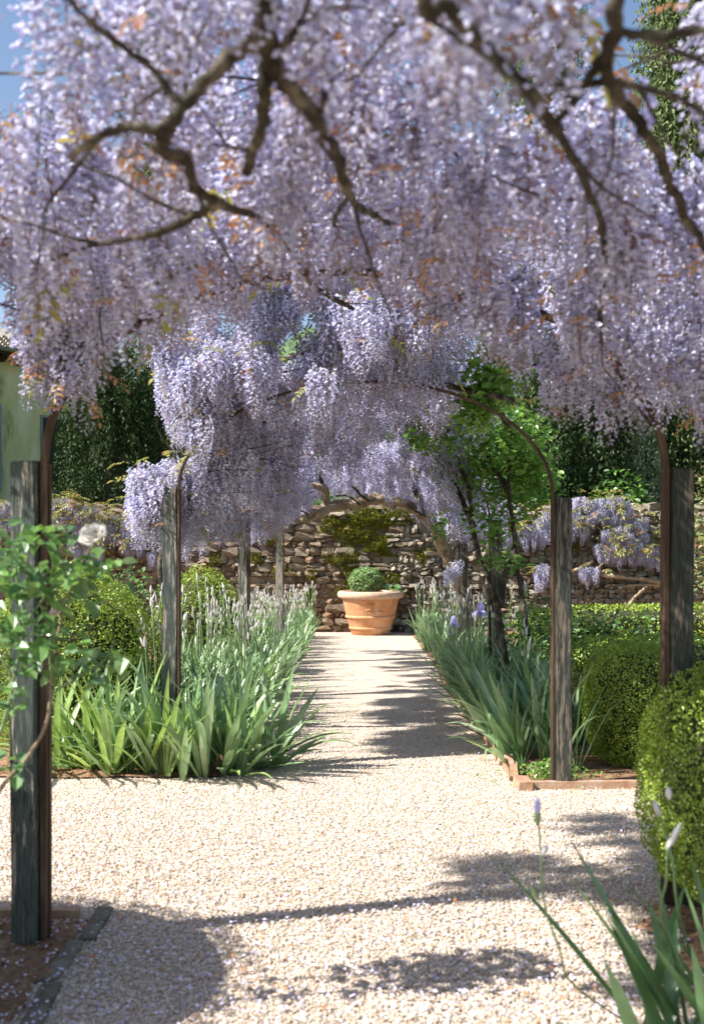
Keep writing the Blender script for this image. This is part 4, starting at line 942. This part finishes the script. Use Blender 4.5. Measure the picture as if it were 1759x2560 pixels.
near_stalk((.92, 3.0, .0), [P(1440, 2470, 2.95), P(1400, 2380, 2.9), P(1360, 2260, 2.9), P(1352, 2150, 2.9), P(1346, 2060, 2.9), P(1342, 2030, 2.9)], [(P(1342, 2040, 2.9), .055, .02, 'blueflower'), (P(1343, 2065, 2.9), .05, 0, 'stem'), (P(1352, 2140, 2.9), .035, .5, 'bud'), (P(1345, 2250, 2.9), .045, -.45, 'stem')], t)
near_stalk((1.05, 2.9, 0), [P(1660, 2330, 2.85), P(1665, 2200, 2.8), P(1668, 2120, 2.8)], [(P(1665, 2125, 2.8), .085, .5, 'bud')], t, .004)
near_stalk((1.08, 3.0, 0), [P(1700, 2300, 2.9), P(1680, 2150, 2.9), P(1648, 2040, 2.9)], [(P(1650, 2042, 2.9), .05, -.4, 'bud'), (P(1672, 2000, 2.9), .04, -.1, 'bud')], t, .004)

# small weeds at the foot of the second right post
wd = thing('weed_clump', (1.25, 6.45, 0), 'little pale green weeds at the foot of the bed corner post', 'weeds')
ps, ns = [], []
for _ in range(700):
    a = rnd.uniform(0, 6.28); r = abs(rnd.gauss(0, .13)); ps.append((1.27+r*math.cos(a)*1.3, 6.55+r*math.sin(a), .02+max(0, .12-r*.4)*rnd.random())); ns.append((0, -.3, 1))
leaf_obj('leaves', ps, ns, .022, .018, M['climb'], wd, tilt=.5)
b = MB()
for _ in range(40):
    a = rnd.uniform(0, 6.28); b.tube([(1.27, 6.55, 0), (1.27+.12*math.cos(a), 6.55+.1*math.sin(a), .07)], .0015, 3)
b.build('stalks', M['stem'], wd)

# ------------------------------------------------------------------ rose bush in front of the nearest left post
rb = Vector((-1.45, 3.05, 0))
rose = thing('rose_bush', tuple(rb), 'blurred rose bush in front of the nearest left post, a white rose on top', 'rose bush')
stems = [[rb, P(-60, 2080, 3.1), P(0, 1975, 3.1), P(70, 1890, 3.1), P(118, 1800, 3.1), P(128, 1700, 3.1), P(150, 1560, 3.15), P(190, 1440, 3.2), P(228, 1365, 3.2)],
         [rb+Vector((-.05, .1, 0)), P(-30, 1900, 3.2), P(15, 1790, 3.2), P(35, 1700, 3.2), P(60, 1560, 3.2), P(40, 1420, 3.2), P(60, 1310, 3.2)],
         [P(125, 1740, 3.1), P(180, 1700, 3.1), P(250, 1660, 3.15), P(290, 1600, 3.2)], [P(60, 1560, 3.2), P(130, 1480, 3.2), P(240, 1440, 3.2), P(270, 1410, 3.2)], [P(128, 1700, 3.1), P(125, 1620, 3.1), P(137, 1550, 3.1)],
         [P(35, 1700, 3.2), P(-20, 1600, 3.2), P(-60, 1480, 3.2)]]
for i, pts in enumerate(stems): limb(pts, .0085 if i < 2 else .004, .003, 6, .06, .2).build('stem', M['palebark'] if i == 0 else M['stem'], rose, smooth=True)
its = []
def rl_add(x, y, n, sx, sy):
    for _ in range(int(n*1.9)):
        p = P(x+rnd.gauss(0, sx), y+rnd.gauss(0, sy), 3.15+rnd.uniform(-.12, .12))
        its.append((p, (rnd.uniform(-.7, .7), rnd.uniform(-.5, .8), rnd.uniform(0, 6.28)), rnd.uniform(.95, 1.5), rnd.randrange(2)))
for a in ((40, 1370, 26, 45, 28), (120, 1345, 14, 45, 16), (60, 1450, 22, 55, 26), (190, 1440, 26, 55, 20), (240, 1400, 8, 30, 16), (30, 1560, 26, 40, 40), (60, 1640, 24, 45, 28), (180, 1560, 12, 50, 30), (200, 1660, 18, 50, 22), (250, 1650, 12, 35, 22), (30, 1730, 12, 30, 25), (10, 1920, 8, 20, 20), (100, 1500, 16, 60, 30)): rl_add(*a)
populate(rose, 'leaf', 'leaves', its, rl, 300)
def rose_flower(c, r, mat, label, n=18):
    o = thing('rose_flower', tuple(c), None, None); del WM[o]
    bpy.data.objects.remove(o)
    b = MB(); c = Vector(c)
    for i in range(n):
        a = i*2.4; k = i/n; rr_ = r*(.25+.75*k); tl = .35+1.05*k
        o_ = Vector((math.cos(a)*math.sin(tl), math.sin(a)*math.sin(tl), math.cos(tl))); s_ = Vector((-math.sin(a), math.cos(a), 0)); u_ = s_.cross(o_)*-1
        w_ = r*(.35+.35*k); p0 = c+o_*rr_*.3-Vector((0, 0, r*.25)); p1 = c+o_*rr_*.85; p2 = c+o_*rr_+Vector((0, 0, -r*.12*k))
        b.add([p0-s_*w_*.3, p0+s_*w_*.3, p1+s_*w_, p1-s_*w_, p2+s_*w_*.6+o_*.003, p2-s_*w_*.6, p1+o_*r*.12], [(0, 1, 6), (1, 2, 6), (3, 0, 6), (2, 4, 6), (4, 5, 6), (5, 3, 6)])
    q_ = Vector((-.15, -.75, .65)).to_track_quat('Z', 'Y'); b.v = [tuple(c+q_ @ (Vector(p)-c)) for p in b.v]
    f_ = b.build('flower', M[mat], rose, False); f_['label'] = label
rose_flower(P(232, 1338, 2.96), .042, 'rosewhite', 'open white rose', 30); rose_flower(P(137, 1535, 3.1), .019, 'rosepink', 'small pale pink rose'); rose_flower(P(150, 1520, 3.12), .009, 'rosepink', 'pink rosebud', 8)

# ------------------------------------------------------------------ trees and shrubs behind the wall
def plume_tree(label, name, cat, base, h, r, nplume, nleaf, mat, leaf=.09, shape='cypress', core_k=.7):
    t = thing(name, tuple(base), label, cat)
    ps, ns, ups = [], [], []
    for k in range(nplume):
        u = rnd.random(); a = rnd.uniform(0, 6.28)
        prof = (1-u)**.55*(.35+min(1, u*4)*.65) if shape == 'cypress' else math.sqrt(max(0, 1-(u*1.0)**2.2))*(.72+.28*min(1, u*3))
        rr_ = r*prof*rnd.uniform(.72, 1.05); cx, cy, cz = base[0]+rr_*math.cos(a), base[1]+rr_*math.sin(a), base[2]+h*(.03+.9*u)
        pl = h*rnd.uniform(.08, .15); pw = pl*rnd.uniform(.24, .40)
        m = nleaf//nplume
        d = rng.normal(size=(m, 3)); d /= np.linalg.norm(d, axis=1)[:, None]
        d[:, 2] = rng.uniform(-1, 1, m)
        tap = np.sqrt(np.clip(1-((d[:, 2]+.2)/1.2)**2, .02, 1))
        lean = .22
        q = np.stack([cx+d[:, 0]*pw*tap+math.cos(a)*lean*pl*(d[:, 2]), cy+d[:, 1]*pw*tap+math.sin(a)*lean*pl*(d[:, 2]), cz+d[:, 2]*pl], 1)
        ps.append(q); ns.append(d*[1, 1, .2]); 
    ps = np.concatenate(ps); ns = np.concatenate(ns); ns /= np.linalg.norm(ns, axis=1)[:, None]
    up = np.tile([0, 0, 1.], (len(ps), 1))
    leaf_obj('foliage', ps, ns, leaf, leaf*.4, M[mat], t, up=up, tilt=.45)
    b = MB(); n = 14; b.lathe([(r*core_k*((1-z/n)**.55*(.35+min(1, z/n*4)*.65) if shape == 'cypress' else math.sqrt(max(0.0004, 1-(z/n)**2.2))*(.72+.28*min(1, z/n*3))), h*(.02+.88*z/n)) for z in range(n+1)], base, 14)
    b.build('inner_twigs', M['core'], t, True)
    b = MB(); b.tube([Vector(base), Vector(base)+Vector((0, 0, h*.5))], [r*.12+.04, .04], 7); b.build('trunk', M['bark'], t)
    return t
plume_tree('dark green juniper tree behind the wall beside the green house', 'juniper_tree', 'tree', (-4.75, 20.6, 0), 5.4, 1.2, 210, 60000, 'darkconifer', .085, 'bush', .62)
plume_tree('dark yew behind the wall on the right', 'yew_tree', 'tree', (4.55, 22.0, 0), 6.2, 1.3, 170, 34000, 'darkconifer', .12, 'bush', .62)
plume_tree('dark spreading yew standing right of the other yew', 'yew_tree', 'tree', (6.5, 24.5, 0), 7, 1.7, 170, 28000, 'darkconifer', .13, 'bush', .62)
plume_tree('grey-green conical cypress just left of the shaded post', 'grey_cypress', 'tree', (6.35, 22, 0), 4.3, .55, 70, 16000, 'greyconifer', .09, 'cypress', .75)
plume_tree('tall cypress seen through the top right gap against the sky', 'cypress_tree', 'tree', (9.6, 29, 0), 21, 1.5, 330, 95000, 'cypress', .19)
plume_tree('tall cypress behind the upper left branches', 'cypress_tree', 'tree', (-6.1, 33, 0), 19.5, 1.2, 220, 36000, 'cypress', .18)
plume_tree('tall cypress near the top middle of the canopy', 'cypress_tree', 'tree', (5.9, 31, 0), 21, 1.4, 220, 36000, 'cypress', .18)
leafy('green leafy tree behind the wall between the yews', 'leafy_tree', 'tree', (5.4, 20.6, 0), [((5.4, 20.6, 2.2), (.7, .6, 1.0), 900), ((3.4, 20.4, 2.5), (1.0, .6, .8), 1100), ((1.2, 21, 2.4), (1.4, .6, .6), 700), ((-1.6, 21, 2.4), (1.4, .6, .5), 600)],
      [[(5.4, 20.6, 0), (5.3, 20.6, 1.4), (5.0, 20.6, 2.5)], [(5.0, 20.6, 1.6), (3.4, 20.4, 2.3), (1.2, 21, 2.4), (-1.6, 21, 2.4)]], [leaf_single('tree_leaf', M['treeleaf'], .10, .06), leaf_single('tree_leaf', M['climb'], .09, .05)], 1.5, 150, 'bark', (.05, .02), 'branch')
# a pale green tree outlined in the gap right of the juniper
leafy('pale yellow-green sapling right of the juniper tree', 'sapling_tree', 'tree', (-3.6, 21.5, 0), [((-3.75, 21.5, 3.4), (.35, .4, 1.0), 450), ((-3.6, 21.5, 2.6), (.35, .3, .6), 300)],
      [[(-3.6, 21.5, 0), (-3.65, 21.5, 2.2), (-3.8, 21.5, 4.2)]], [leaf_single('tree_leaf', M['yellow'], .08, .05), leaf_single('tree_leaf', M['climb'], .08, .05)], 1.2, 100, 'bark', (.03, .01), 'trunk')

# ------------------------------------------------------------------ green house on the left
hs = thing('green_house', (-8.3, 24.0, 0), 'green plastered house with tiled eaves at the left edge', 'house')
A_ = Vector((-8.13, 24.2, 0)); dirv = Vector((.63, 1.0, 0)).normalized(); nv = Vector((dirv.y, -dirv.x, 0))      # nv points to the camera side
def hp(t_, out, z_): return A_+dirv*t_+nv*out+Vector((0, 0, z_))
def hbox(b, t0, t1, o0, o1, z0, z1, mi=0):
    vs = [hp(t, o, z) for z in (z0, z1) for t, o in ((t0, o0), (t1, o0), (t1, o1), (t0, o1))]
    b.add(vs, [(0, 1, 2, 3), (7, 6, 5, 4), (0, 4, 5, 1), (1, 5, 6, 2), (2, 6, 7, 3), (3, 7, 4, 0)], mi)
b = MB(); hbox(b, -6, 3.1, 0, -6, 0, 6.0); b.build('wall', M['plaster'], hs)
rf = MB(); hbox(rf, -6.2, 3.4, .42, -6, 6.04, 6.14); roof = rf.build('roof', M['timber'], hs)
for k in range(16):
    b = MB(); hbox(b, -5+k*.52, -4.88+k*.52, .38, -.1, 5.9, 6.035); b.build('rafter', M['timber'], roof)
b = MB(); vs = []
n = 8; path = [hp(-6.2, .5, 6.16), hp(3.4, .5, 6.16)]
for p in path:
    for j in range(n+1):
        a = math.pi+math.pi*j/n; vs.append(p+nv*(.085*math.cos(a))+Vector((0, 0, .085*math.sin(a))))
b.add(vs, [(j, j+1, n+1+j+1, n+1+j) for j in range(n)]); b.build('gutter', M['gutter'], hs, True)
def tile_mesh():
    mb = MB(); n = 6; v = []
    for s in (0, 1):
        for j in range(n+1):
            a = math.pi*j/n; r_ = .085-(.02*s); v.append((r_*math.cos(a), -.42*s, r_*math.sin(a)))
        for j in range(n+1):
            a = math.pi*j/n; r_ = .068-(.02*s); v.append((r_*math.cos(a), -.42*s, r_*math.sin(a)))
    m_ = n+1
    f_ = [(j, j+1, 2*m_+j+1, 2*m_+j) for j in range(n)]+[(m_+j+1, m_+j, 3*m_+j, 3*m_+j+1) for j in range(n)]+[(j+1, j, m_+j, m_+j+1) for j in range(n)]+[(2*m_+j, 2*m_+j+1, 3*m_+j+1, 3*m_+j) for j in range(n)]
    mb.add(v, f_); return mb.mesh('tile', M['rooftile'])
tm = tile_mesh(); ang = math.atan2(dirv.y, dirv.x)
for row in range(6):
    for k in range(34):
        p = hp(-4.0+k*.215, .46-row*.34, 6.17+row*.13)
        obj('tile', tm, roof, Matrix.Translation(p) @ Matrix.Rotation(ang+math.pi, 4, 'Z') @ Matrix.Rotation(math.pi, 4, 'Z') @ Matrix.Rotation(R(-21), 4, 'X') @ Matrix.Rotation(math.pi, 4, 'Z') @ Matrix.Scale(1, 4))
b = MB(); vs = [hp(-6.2, .40, 6.15), hp(3.4, .40, 6.15), hp(3.4, -5.8, 8.4), hp(-6.2, -5.8, 8.4)]; b.add(vs, [(0, 1, 2, 3)]); b.build('roof_deck', M['rooftile'], hs)
for t0, w_, z0, z1, shut in ((1.05, .75, 3.0, 4.75, False), (-1.65, .9, 2.9, 4.9, True)):
    fr = MB(); hbox(fr, t0-.06, t0+w_+.06, .03, .002, z0-.08, z1+.06); wn = fr.build('window', M['gutter'], hs)
    b = MB(); hbox(b, t0, t0+w_, .045, .032, z0, z1); b.build('pane', M['glass'], wn)
    b = MB(); hbox(b, t0-.1, t0+w_+.1, .10, .047, z0-.13, z0-.08); b.build('sill', M['stonegrey'], wn)
    if shut:
        b = MB(); hbox(b, t0+w_+.07, t0+w_+.55, .06, .01, z0, z1); b.build('shutter', M['shutter'], wn)
